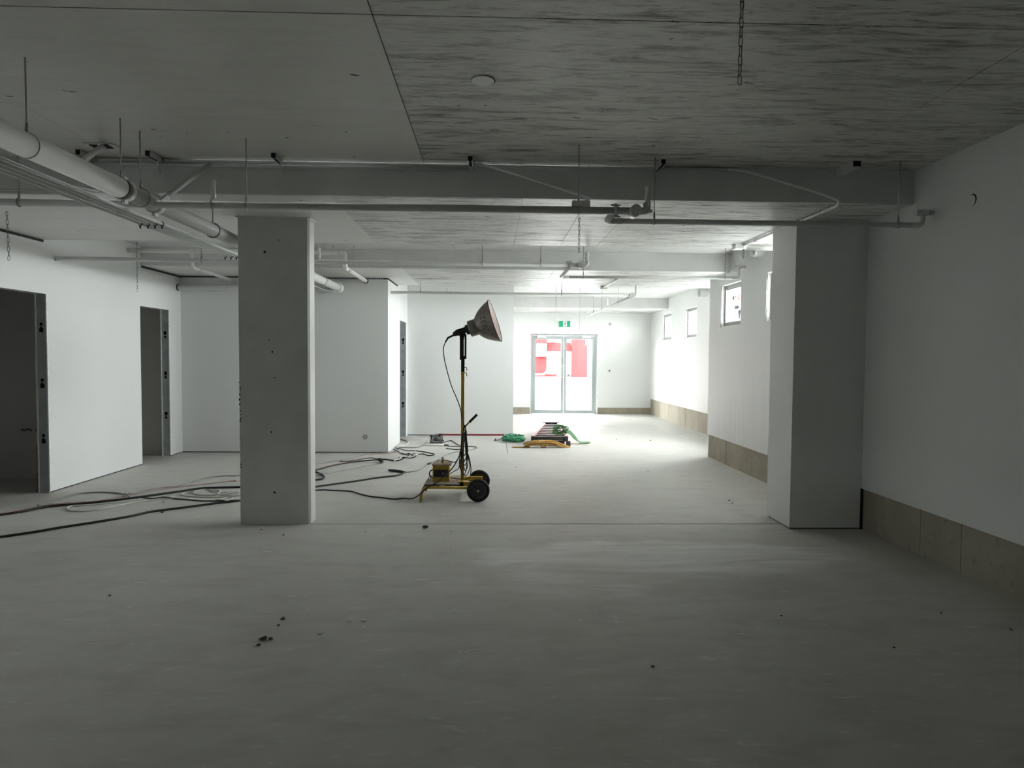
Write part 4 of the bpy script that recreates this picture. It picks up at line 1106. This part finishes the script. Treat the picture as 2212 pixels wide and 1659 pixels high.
DEBRIS = [ (-0.613, 5.971, 0.035, 0), (-1.251, 3.882, 0.02, 0), (-1.243, 3.787, 0.012, 0), (-1.266, 3.600, 0.028, 0), (-1.225, 3.599, 0.02, 0), (-1.267, 3.524, 0.015, 0), (-1.837, 5.740, 0.012, 0), (-2.091, 5.911, 0.012, 0), (2.821, 3.924, 0.012, 0), (3.063, 3.671, 0.012, 0), (2.218, 3.445, 0.01, 0), (1.793, 3.893, 0.01, 0), (0.833, 3.247, 0.01, 0), (-2.502, 4.283, 0.012, 0), (-3.530, 7.045, 0.014, 0), (-3.304, 6.564, 0.02, 0), (-0.362, 5.857, 0.008, 0), (-1.133, 5.845, 0.008, 0), (0.354, 9.305, 0.014, 0), (-0.332, 5.314, 0.008, 0), (2.657, 7.125, 0.014, 0), (2.650, 7.010, 0.012, 0), (2.202, 9.019, 0.012, 0), (2.447, 12.609, 0.02, 0), (3.066, 12.412, 0.02, 0), (-0.970, 3.681, 0.024, 1), (-0.845, 3.842, 0.022, 1), (-0.760, 3.855, 0.02, 1), (-0.744, 3.761, 0.02, 1), (1.639, 3.050, 0.02, 1), (-1.734, 5.441, 0.014, 1), (-1.069, 4.487, 0.015, 1), (-2.438, 6.980, 0.02, 1) ]

# ---- cables lying over each other on the slab
CABLE_INFO = {
    'long_black': ('power_cable', 'long thick black cable passing just behind the column to a black connector'),
    'bundle_a': ('power_cable', 'thickest black cable crossing in front of the first doorway and curling behind the column'),
    'bundle_b': ('power_cable', 'thin pinkish cable lying along the thick black one in front of the doorways'),
    'grey_top': ('cable_loop', 'grey cable loop bowed toward the left partition'),
    'grey_mid': ('power_cable', 'grey cable curving behind the column toward the corner of the rear partition'),
    'pale_loop': ('cable_loop', 'pale cable doubled back in a long narrow loop on open floor'),
    'low_red': ('lamp_cord', 'thin dark cord running from behind the column up to the work light'),
    'coil_one': ('cable_loop', 'pale cable coiled with an S-shaped free end behind the column'),
    'coil_two': ('cable_loop', 'widest pale cable loop in the tangle behind the column'),
    'coil_three': ('cable_loop', 'short pale cable bight against the back of the tangle by the column'),
    'coil_four': ('cable_loop', 'small pale cable ring touching the long black cable near the column'),
    'thick_mid': ('power_cable', 'thick black cable arching over the bright floor between column and partition corner'),
    'thin_hump': ('power_cable', 'thin black cable humping over the thick one before the partition corner'),
    'thin_grey': ('power_cable', 'thin straight grey cable leading to a loose black plug'),
    'grey_lead': ('power_cable', 'grey cable passing behind the work light and returning in a hairpin'),
    'dark_short': ('power_cable', 'short dark cable bent beside the partition corner'),
    'dark_upper': ('power_cable', 'dark cable ending in a flat hairpin left of the work light'),
    'pump_hose': ('pump_hose', 'grey hose leading from the partition corner to the small pump'),
    'white_hose': ('pump_hose', 'white hose curving out of the third doorway'),
    'pump_lead': ('power_cable', 'black lead arching from the pump and looping back under the lamp pole'),
    'white_flex': ('power_cable', 'white flex curling over the dark cables near the partition corner'),
}
laid = []       # (x, y, top) of what is already on the floor
def lay(path, r):
    pts = smooth_path([(x, y, 0) for x, y in path], 7)
    zs = []
    for p in pts:
        z = 0.0
        for (qx, qy, qt) in laid:
            if abs(qx-p.x) < 0.022 and abs(qy-p.y) < 0.022: z = max(z, qt)
        zs.append(z)
    # settle: neighbours of a crossing rise gently
    for _ in range(3):
        zs = [max(zs[i], 0.72*max(zs[max(0, i-1)], zs[min(len(zs)-1, i+1)])) for i in range(len(zs))]
    out = [Vector((p.x, p.y, z+r)) for p, z in zip(pts, zs)]
    laid.extend((p.x, p.y, p.z+r) for p in out)
    return out
for key, (r, mat, path) in CABLES.items():
    nm, lb = CABLE_INFO[key]
    pts = lay(path, r)
    if key == 'low_red':
        pts = pts[:-1] + smooth_path([pts[-1], (-0.88, 7.10, 0.03), (-0.80, 7.03, 0.075), (-0.70, 7.02, 0.165), (-0.60, 7.06, 0.215), (-0.50, 7.15, 0.285), (-0.42, 7.24, 0.37), (-0.365, 7.31, 0.47)], 6)
    root = empty(nm, (pts[0].x, pts[0].y, 0)); tag(root, lb, 'hose' if 'hose' in nm else 'cable')
    MB().tube(pts, r, 8).build('sheath', mat, root)
    if key == 'long_black':
        MB().tube([(-1.18, 8.83, 0.014), (-1.22, 8.86, 0.016), (-1.30, 8.905, 0.018), (-1.40, 8.96, 0.018), (-1.43, 8.98, 0.016)], [0.012, 0.016, 0.018, 0.016, 0.008], 12).build('connector', 'rubber', root)
    elif key == 'thin_grey':
        MB().tube([(-1.64, 9.60, 0.014), (-1.63, 9.68, 0.022), (-1.67, 9.76, 0.028), (-1.71, 9.80, 0.03)], [0.008, 0.022, 0.024, 0.016], 12).build('plug', 'rubber', root)
    elif key == 'grey_lead':
        MB().tube([(-0.90, 9.60, 0.018), (-0.93, 9.47, 0.02)], [0.018, 0.016], 12).build('connector', 'dark_grey', root)

# ---- mobile work light
LY = 7.36
wl_ = empty('work_light', (-0.33, LY, 0)); tag(wl_, 'mobile flood work light with tin reflector on a yellow two-wheeled stand', 'work light')
for yy in (7.075, 7.645):
    MB().tube(fillet([(-0.775, yy, 0.002), (-0.770, yy, 0.085), (-0.735, yy, 0.152), (-0.66, yy, 0.158), (-0.13, yy, 0.150)], 0.06), 0.0155, 12).build('frame_rail', 'yellow', wl_)
MB().cyl((-0.748, 7.075, 0.135), (-0.748, 7.645, 0.135), 0.0150, 12).build('cross_rail', 'yellow', wl_)
dk = MB().box(-0.735, -0.355, 7.09, 7.63, 0.174, 0.188).build('deck_board', 'ply', wl_)
MB().box(-0.735, -0.355, 7.084, 7.09, 0.172, 0.189).build('front_edge', 'rubber', dk)
MB().box(-0.735, -0.64, 7.63, 7.636, 0.172, 0.192).build('rear_edge', 'rubber', dk)
MB().box(-0.57, -0.51, 7.080, 7.086, 0.165, 0.180).build('latch', 'galv', dk)
for yy in (7.20, 7.52):
    MB().box(-0.375, -0.10, yy-0.02, yy+0.02, 0.152, 0.198).build('axle_arm', 'yellow', wl_)
MB().box(-0.375, -0.315, 7.18, 7.54, 0.150, 0.196).build('pole_foot', 'yellow', wl_)
MB().cyl((-0.145, 7.04, 0.126), (-0.145, 7.68, 0.126), 0.010, 12).build('axle', 'black_metal', wl_)
def wheel(yc, side):
    w = MB().lathe([(-0.026, 0.086), (-0.028, 0.104), (-0.024, 0.119), (-0.012, 0.1255), (0.012, 0.1255), (0.024, 0.119), (0.028, 0.104), (0.026, 0.086)], (-0.145, yc, 0.126), (0, 1, 0), 40).build('wheel', 'tyre', wl_)
    MB().lathe([(-0.020, 0.0), (-0.018, 0.060), (-0.018, 0.074), (-0.030, 0.080), (-0.030, 0.087), (0.030, 0.087), (0.030, 0.080), (0.018, 0.074), (0.018, 0.0)], (-0.145, yc, 0.126), (0, 1, 0), 32).build('rim_disc', 'rim', w)
    for k in range(3):
        a = 2*PI*k/3+0.5
        c = Vector((-0.145, yc+side*0.020, 0.126)); d = Vector((math.cos(a), 0, math.sin(a)))
        MB().bar(c+d*0.015, c+d*0.074, 0.008, 0.012, (0, 1, 0)).build('spoke', 'dark_grey', w)
    MB().torus((-0.145, yc+side*0.030, 0.126), (0, 1, 0), 0.0835, 0.003, 32, 6).build('rim_bead', 'dark_grey', w)
    MB().cyl((-0.145, yc+side*0.018, 0.126), (-0.145, yc+side*0.040, 0.126), 0.013, 14).build('hub_cap', 'galv', w)
wheel(7.075, -1); wheel(7.645, 1)
# pole
pole = MB().box(-0.350, -0.313, LY-0.0185, LY+0.0185, 0.19, 1.425).build('pole', 'yellow', wl_)
MB().box(-0.351, -0.312, LY-0.0195, LY+0.0195, 1.42, 1.60).build('pole_sleeve', 'black_metal', wl_)
yk = MB().box(-0.366, -0.322, LY-0.032, LY+0.032, 1.555, 1.842).build('yoke', 'black_metal', wl_)
MB().box(-0.312, -0.292, LY-0.030, LY+0.030, 1.562, 1.842).build('yoke_plate', 'black_metal', yk)
for zz in (1.470, 1.408):
    MB().tube(fillet([(-0.314, LY, zz), (-0.290, LY, zz), (-0.286, LY, zz-0.04)], 0.014), 0.0042, 8).build('cord_hook', 'black_metal', wl_)
# handle
h0, h1 = Vector((-0.318, LY-0.02, 0.785)), Vector((-0.168, LY-0.02, 0.937))
hd = MB().cyl(h0, h0.lerp(h1, 0.55), 0.010, 12).build('handle', 'yellow', wl_)
n = 13
MB().tube([h0.lerp(h1, 0.42+0.58*i/(n-1)) for i in range(n)], [0.0155 if i % 2 else 0.0135 for i in range(n)], 14).build('grip', 'rubber', hd)
# lamp head: reflector axis points to the entrance and upward
AX = Vector((0.943, -0.13, 0.305)).normalized()
RC = Vector((0.022, 7.345, 1.994))
outer = [(-0.212, 0.094), (-0.205, 0.104), (-0.190, 0.122), (-0.165, 0.148), (-0.135, 0.173), (-0.10, 0.195), (-0.06, 0.217), (-0.02, 0.234), (0.0, 0.241)]
rf = MB().lathe(outer + [(0.004, 0.246), (0.008, 0.244), (0.004, 0.239)], RC, AX, 48).build('reflector', 'tin', wl_)
MB().lathe([(0.004, 0.2395), (-0.02, 0.230), (-0.06, 0.213), (-0.10, 0.191), (-0.135, 0.169), (-0.165, 0.144), (-0.19, 0.118), (-0.205, 0.08), (-0.207, 0.0)], RC, AX, 48).build('inner_lining', 'enamel', rf)
MB().torus(RC+AX*0.005, AX, 0.2445, 0.005, 56, 8).build('rolled_rim', 'black_metal', rf)
MB().lathe([(-0.19, 0.03), (-0.16, 0.045), (-0.12, 0.055), (-0.07, 0.052), (-0.04, 0.03), (-0.03, 0.0)], RC, AX, 24).build('bulb', 'white_plastic', rf)
MB().lathe([(-0.215, 0.0), (-0.212, 0.0935), (-0.216, 0.0935), (-0.292, 0.0930), (-0.298, 0.088), (-0.300, 0.0)], RC, AX, 40).build('neck', 'tin', wl_)
e_up = (Vector((0, 0, 1))-AX*AX.z).normalized(); e_s = AX.cross(e_up)
def head_box(d0, d1, u0, u1, s0, s1):
    Mx = Matrix(((AX.x, e_s.x, e_up.x, RC.x), (AX.y, e_s.y, e_up.y, RC.y), (AX.z, e_s.z, e_up.z, RC.z), (0, 0, 0, 1)))
    return MB().box(d0, d1, s0, s1, u0, u1, Mx)
sk = head_box(-0.455, -0.300, -0.030, 0.036, -0.034, 0.034).build('lamp_socket', 'black_metal', wl_)
head_box(-0.335, -0.296, -0.055, 0.052, -0.045, 0.045).build('socket_flange', 'black_metal', sk)
head_box(-0.43, -0.36, -0.050, -0.028, -0.02, 0.02).build('tilt_lug', 'black_metal', sk)
pk = RC+AX*(-0.470)
MB().sphere(pk, 0.030, 16).build('socket_knob', 'rubber', sk)
# yoke head joins the socket
mb = MB().bar(Vector((-0.344, LY, 1.80)), RC+AX*(-0.385)+e_up*(-0.02), 0.05, 0.045, (0, 1, 0))
mb.build('tilt_joint', 'black_metal', yk)
MB().tube([pk+Vector((-0.008, 0, -0.012)), (-0.500, LY-0.02, 1.80), (-0.530, LY-0.02, 1.748)], [0.013, 0.012, 0.008], 10).build('cord_gland', 'rubber', sk)
MB().tube(smooth_path([(-0.528, LY-0.02, 1.750), (-0.549, LY-0.02, 1.69), (-0.545, LY-0.02, 1.60), (-0.522, LY-0.02, 1.485), (-0.462, LY-0.02, 1.27), (-0.385, LY-0.021, 1.085), (-0.352, LY-0.026, 0.985), (-0.340, LY-0.03, 0.90), (-0.310, LY-0.03, 0.80)], 6), 0.0055, 8).build('lamp_lead', 'rubber', wl_)
# lead hung in long loops from the handle
rr = random.Random(11)
for k in range(6):
    bx = -0.300+rr.uniform(-0.018, 0.012); top = 0.80-0.02*k-rr.uniform(0, 0.02); bot = (0.42, 0.36, 0.47, 0.30, 0.40, 0.25)[k]
    w = 0.020+0.010*rr.random(); yy = LY-0.034-0.004*k
    pts = [(bx-w*0.5, yy, top), (bx-w, yy-0.006, (top*2+bot)/3), (bx-w*1.3-0.01*(k % 2), yy, (top+2*bot)/3), (bx-w*0.8, yy-0.004, bot+0.04), (bx, yy, bot), (bx+w*0.9, yy-0.003, bot+0.05), (bx+w*1.2, yy, (top+2*bot)/3), (bx+w*0.7, yy-0.005, (2*top+bot)/3), (bx+w*0.2, yy, top+0.02), (bx-w*0.5, yy, top)]
    MB().tube(smooth_path(pts, 5), 0.0048, 7).build('hanging_lead', 'rubber', wl_)
for pts in ([(-0.300, 7.315, 0.62), (-0.275, 7.312, 0.52), (-0.243, 7.31, 0.40), (-0.234, 7.31, 0.30), (-0.250, 7.31, 0.225), (-0.300, 7.315, 0.205), (-0.345, 7.33, 0.203), (-0.47, 7.35, 0.215)],
            [(-0.300, 7.317, 0.60), (-0.262, 7.314, 0.45), (-0.246, 7.312, 0.36), (-0.262, 7.312, 0.28), (-0.295, 7.314, 0.245), (-0.325, 7.318, 0.28), (-0.352, 7.322, 0.36), (-0.335, 7.322, 0.50)],
            [(-0.470, 7.26, 0.275), (-0.42, 7.29, 0.30), (-0.375, 7.315, 0.325), (-0.360, 7.322, 0.40), (-0.352, 7.324, 0.52), (-0.33, 7.322, 0.66)],
            [(-0.655, 7.50, 0.365), (-0.60, 7.44, 0.402), (-0.50, 7.40, 0.400), (-0.43, 7.38, 0.385), (-0.385, 7.345, 0.43), (-0.362, 7.328, 0.50), (-0.325, 7.326, 0.66)]):
    MB().tube(smooth_path(pts, 6), 0.0048, 7).build('hanging_lead', 'rubber', wl_)
# ballast box on the deck
bb = MB().box(-0.660, -0.475, 7.25, 7.49, 0.189, 0.372).build('ballast_box', 'yellow', wl_)
MB().box(-0.667, -0.452, 7.235, 7.50, 0.372, 0.384).build('box_lid', 'ply', bb)
MB().box(-0.645, -0.490, 7.245, 7.25, 0.240, 0.322).build('data_plate', 'rubber', bb)
MB().box(-0.548, -0.541, 7.243, 7.246, 0.270, 0.292).build('plate_mark', 'white_plastic', bb)
MB().box(-0.523, -0.505, 7.243, 7.246, 0.250, 0.305).build('plate_mark', 'dark_grey', bb)
MB().box(-0.568, -0.542, 7.33, 7.356, 0.384, 0.425).build('switch_post', 'yellow', bb)
MB().box(-0.566, -0.544, 7.332, 7.354, 0.425, 0.452).build('switch_cap', 'enamel', bb)
MB().tube(smooth_path([(-0.662, 7.30, 0.315), (-0.69, 7.28, 0.30), (-0.697, 7.27, 0.265), (-0.68, 7.28, 0.235), (-0.66, 7.29, 0.225)], 5), 0.007, 8).build('box_lead', 'rubber', bb)
# number written on the reflector with a marker
def reflector_number(txt):
    cu = bpy.data.curves.new('number', 'FONT'); cu.body = txt; cu.size = 0.088; cu.shear = 0.25; cu.align_x = 'CENTER'; cu.space_character = 1.0; cu.offset = -0.0012
    ob = bpy.data.objects.new('number_tmp', cu); COL.objects.link(ob)
    dg = bpy.context.evaluated_depsgraph_get(); dg.update()
    me = bpy.data.meshes.new_from_object(ob.evaluated_get(dg)); bpy.data.objects.remove(ob); bpy.data.curves.remove(cu)
    bm = bmesh.new(); bm.from_mesh(me)
    bmesh.ops.triangulate(bm, faces=bm.faces); bmesh.ops.subdivide_edges(bm, edges=bm.edges, cuts=1); bm.to_mesh(me); bm.free()
    cam_side = (Vector((0, -1, 0))-AX*AX.dot(Vector((0, -1, 0)))).normalized()
    upv = AX.cross(cam_side)
    if upv.z < 0: upv = -upv
    for v in me.vertices:
        d = -0.085 - (v.co.y-0.02)           # glyph tops point to the neck
        r = None
        for (d0, r0), (d1, r1) in zip(outer[:-1], outer[1:]):
            if d0 <= d <= d1: r = r0+(r1-r0)*(d-d0)/(d1-d0)
        if r is None: r = 0.2
        th = (v.co.x-0.012)/0.19
        v.co = RC + AX*d + (cam_side*math.cos(th)+upv*math.sin(th))*(r+0.0018)
    me.materials.clear(); me.materials.append(M['ink'])
    o = bpy.data.objects.new('marker_number', me); COL.objects.link(o)
    o.parent = rf; o.location = -WLOC[wl_.name]-Vector(rf.location)
reflector_number('2632')

# ---- stepladder lying on the floor
ld = empty('stepladder', (1.06, 11.75, 0)); tag(ld, 'pink fibreglass stepladder lying flat on the floor before the entrance', 'ladder')
def lad(t, s, z):        # t along 0..1, s across -1..1
    cx = 1.04+(1.292-1.04)*t; hw = 0.300+(0.140-0.300)*t
    return Vector((cx+s*hw, 11.62+2.45*t, z))
for s_ in (-1, 1):
    MB().bar(lad(0.0, s_, 0.130), lad(1.0, s_, 0.130), 0.036, 0.090).build('front_rail', 'fibreglass', ld)
    MB().bar(lad(0.05, s_*0.90, 0.045), lad(0.99, s_*0.86, 0.060), 0.024, 0.062).build('rear_rail', 'fibreglass', ld)
    MB().box(lad(0, s_, 0).x-0.032, lad(0, s_, 0).x+0.032, 11.575, 11.66, 0.085, 0.178).build('foot', 'dark_grey', ld)
MB().box(1.335, 1.405, 11.52, 11.60, 0.0, 0.100).build('rear_foot', 'dark_grey', ld)
for k, t in enumerate((0.02, 0.13, 0.255, 0.38, 0.505, 0.63, 0.755, 0.875)):
    a, b = lad(t, -0.95, 0.135), lad(t, 0.95, 0.135)
    MB().box(a.x, b.x, a.y-0.04, a.y+0.04, 0.098, 0.165).build('step', 'ladder_alu' if k else 'dark_grey', ld)
MB().box(lad(0.06, -0.88, 0).x, lad(0.06, 0.88, 0).x, 11.66, 11.70, 0.02, 0.085).build('rear_brace', 'dark_grey', ld)
cp = MB().box(lad(1, -1.18, 0).x, lad(1, 1.18, 0).x, 14.05, 14.16, 0.045, 0.185).build('top_cap', 'rubber', ld)
MB().box(lad(1, -0.2, 0).x, lad(1, 0.25, 0).x, 14.042, 14.05, 0.13, 0.17).build('cap_notch', 'dark_grey', cp)

# ---- coils
def coil_path(cx, cy, rx, ry, z0, z1, loops, seed, jit=0.15):
    rr = random.Random(seed); pts = []; n = 10
    for i in range(loops*n+1):
        a = 2*PI*i/n; t = i/(loops*n)
        q = 1-jit+2*jit*rr.random()
        ox, oy = rr.uniform(-jit, jit)*rx*0.5, rr.uniform(-jit, jit)*ry*0.5
        pts.append((cx+ox+rx*q*math.cos(a), cy+oy+ry*q*math.sin(a), z0+(z1-z0)*t*(0.55+0.45*rr.random())))
    return pts
gh = empty('green_hose', (0.41, 12.36, 0)); tag(gh, 'bright green hose coil lying on bare floor with a hooked tail', 'hose')
pts = [(0.075, 12.27, 0.03), (0.085, 12.30, 0.012), (0.15, 12.40, 0.02), (0.24, 12.52, 0.03)] + coil_path(0.415, 12.36, 0.17, 0.28, 0.010, 0.125, 15, 21, 0.34)
MB().tube(smooth_path(pts[3:], 3), 0.0085, 7).build('coil', 'green_hose', gh)
MB().tube(smooth_path(pts[:5], 5), 0.007, 7).build('tail', 'cord_grey', gh)
MB().cyl((0.055, 12.25, 0.012), (0.075, 12.275, 0.05), 0.010, 8).build('nozzle', 'dark_grey', gh)
gh2 = empty('green_hose', (1.25, 11.80, 0.18)); tag(gh2, 'dusty green hose bundle draped over the stepladder with a looped tail', 'hose')
rr = random.Random(5); pts = []
for L_ in range(17):
    ox, oz, oy = rr.uniform(-0.035, 0.03), rr.uniform(-0.012, 0.03), rr.uniform(0, 0.10)
    ra, rb, tl = rr.uniform(0.070, 0.115), rr.uniform(0.05, 0.075), rr.uniform(-0.7, 0.7)
    for i in range(10):
        a = 2*PI*i/10
        x_, z_ = ra*math.cos(a), rb*math.sin(a)
        pts.append((1.245+ox+x_*math.cos(tl)-z_*math.sin(tl), 11.65+oy+0.03*math.sin(a+L_), max(0.19, 0.268+oz+x_*math.sin(tl)*0.7+z_*math.cos(tl))))
MB().tube(smooth_path(pts, 3), 0.0080, 7).build('coil', 'green_hose_dusty', gh2)
for k in range(9):
    o_ = rr.uniform(-0.035, 0.035)
    MB().tube(smooth_path([(1.30+o_, 11.75+o_, 0.26), (1.42, 11.78+o_, 0.235+o_), (1.52+o_*0.5, 11.82+o_, 0.13+o_*0.6), (1.62, 11.88+o_*2, 0.045), (1.72+o_, 11.93+o_, 0.014), (1.80+o_, 11.95+2*o_, 0.013), (1.78+o_, 12.02+o_*2, 0.013), (1.66, 12.00+o_*2, 0.022), (1.55, 11.93+o_, 0.10)], 5), 0.0072, 7).build('tail_strand', 'green_hose_dusty', gh2)
oc = empty('orange_cord', (0.85, 11.42, 0)); tag(oc, 'ochre extension cord hanked with a wrapped waist in front of the stepladder', 'cord')
rr = random.Random(9)
for k in range(15):
    y_ = 11.40+rr.uniform(-0.05, 0.05); z_ = 0.012+0.010*(k // 2)+rr.uniform(0, 0.004)
    xa = 0.62+rr.uniform(-0.06, 0.05); xb = 1.32+rr.uniform(-0.10, 0.04); lift = 0.035+0.012*rr.random()
    MB().tube(smooth_path([(0.90, y_+0.02, z_+lift), (xa+0.1, y_-0.02, z_+0.035), (xa, y_+0.01, max(0.011, z_)), (xa+0.09, y_+0.05, z_+0.02), (0.90, y_-0.01, z_+lift*0.9), (1.10, y_+0.01, z_+0.03), (xb, y_+0.02, 0.012), (xb+0.02, y_+0.05, 0.011), (1.10, y_+0.04, z_+0.022), (0.90, y_+0.02, z_+lift)], 5), 0.0078, 7).build('strand', 'orange_cord', oc)
for k in range(4):
    MB().torus((0.86+0.024*k, 11.41, 0.066), (1, 0, 0.35), 0.060, 0.0095, 20, 7).build('wrap_turn', 'orange_cord', oc)
MB().tube(smooth_path([(0.66, 11.41, 0.012), (0.52, 11.40, 0.011), (0.39, 11.385, 0.011), (0.365, 11.36, 0.011), (0.42, 11.345, 0.011), (0.56, 11.36, 0.011), (0.68, 11.38, 0.012)], 5), 0.0095, 7).build('free_loop', 'orange_cord', oc)

# ---- small pump by the third doorway
pm = empty('pump', (-1.03, 11.95, 0)); tag(pm, 'small grey motor pump on the floor outside the third doorway', 'pump')
MB().box(-1.135, -0.905, 11.90, 12.05, 0.0, 0.014).build('base_plate', 'pump_grey', pm)
MB().lathe([(0, 0.0), (0, 0.045), (0.02, 0.056), (0.10, 0.058), (0.125, 0.045), (0.135, 0.0)], (-1.075, 11.97, 0.085), (1, 0, 0), 24).build('motor', 'pump_grey', pm)
MB().cyl((-1.03, 11.905, 0.085), (-1.03, 11.92, 0.085), 0.022, 16).build('motor_eye', 'rubber', pm)
MB().cyl((-1.105, 11.93, 0.014), (-1.105, 11.93, 0.082), 0.032, 18).build('left_foot', 'pump_grey', pm)
kb = MB().cyl((-1.105, 11.93, 0.082), (-1.105, 11.93, 0.115), 0.016, 12).build('valve_stem', 'rubber', pm)
MB().lathe([(0.115, 0.0), (0.117, 0.03), (0.128, 0.038), (0.142, 0.03), (0.150, 0.0)], (-1.105, 11.93, 0), (0, 0, 1), 18).build('valve_knob', 'rubber', kb)
MB().box(-0.965, -0.905, 11.91, 11.99, 0.014, 0.080).build('right_foot', 'pump_grey', pm)
MB().box(-0.972, -0.942, 11.93, 11.97, 0.080, 0.175).box(-0.942, -0.912, 11.93, 11.97, 0.155, 0.177).box(-0.926, -0.908, 11.935, 11.965, 0.080, 0.160).build('upright_handle', 'rubber', pm)
MB().tube(smooth_path([(-1.06, 11.95, 0.135), (-1.03, 11.94, 0.165), (-0.99, 11.95, 0.170), (-0.965, 11.955, 0.165)], 4), 0.004, 6).build('pump_wire', 'rubber', pm)
MB().cyl((-0.906, 11.94, 0.055), (-0.880, 11.935, 0.05), 0.012, 10).build('outlet', 'rubber', pm)
# ---- strips and tubes lying near the pump
tag(MB().box(-1.66, -1.22, 12.50, 12.535, 0.0, 0.016).build('white_strip', 'white_plastic', None, (-1.44, 12.52, 0)), 'white offcut strip on the floor behind the pump', 'offcut')
ft = empty('tube_lamp', (-1.0, 11.58, 0)); tag(ft, 'white lamp tube with a dark end lying in front of the pump', 'tube')
MB().cyl((-1.22, 11.60, 0.016), (-0.85, 11.565, 0.016), 0.0155, 14).build('glass_tube', 'white_plastic', ft)
MB().cyl((-0.85, 11.565, 0.016), (-0.77, 11.557, 0.016), 0.016, 14).build('end_cap', 'dark_grey', ft)
tag(MB().prism([(-1.50, 11.98), (-1.34, 11.90), (-1.31, 11.97), (-1.44, 12.05)], 'z', 0.0, 0.004).build('card_scrap', 'cord_pale', None, (-1.40, 11.97, 0)), 'pale card scrap on the bright floor by the third doorway', 'scrap')

# ---- crumbs of rubble and plaster on the slab
def crumb(seed, s_):
    rr = random.Random(seed); bm = bmesh.new()
    bmesh.ops.create_icosphere(bm, subdivisions=1, radius=1.0)
    for v in bm.verts:
        v.co *= rr.uniform(0.65, 1.15); v.co.z *= 0.5
    zmin = min(v.co.z for v in bm.verts)
    for v in bm.verts: v.co.z -= zmin
    me = bpy.data.meshes.new('crumb'); bm.to_mesh(me); bm.free()
    return me
crumbs = [crumb(k, 1) for k in range(5)]
darkc = [m_ for m_ in crumbs]
pale_m = []
for m_ in crumbs:
    c_ = m_.copy(); m_.materials.append(M['debris_dark']); c_.materials.append(M['debris_pale']); pale_m.append(c_)
for k, (x, y, s_, pale) in enumerate(DEBRIS):
    o = bpy.data.objects.new('plaster_chip' if pale else 'rubble_crumb', (pale_m if pale else darkc)[k % 5])
    COL.objects.link(o); o.location = (x, y, 0.0); o.scale = (s_, s_*0.8, s_*(0.35 if pale else 0.8)); o.rotation_euler = (0, 0, k*1.3)
    if s_ == 0.035:
        tag(o, 'largest dark crumb of rubble, on the floor joint beside the column', 'rubble')
    elif pale:
        tag(o, 'small pale plaster chip lying on the bare concrete floor', 'chip', 'plaster chips on the floor')
    else:
        tag(o, 'small dark crumb of rubble on the concrete floor', 'rubble', 'crumbs of rubble on the floor')
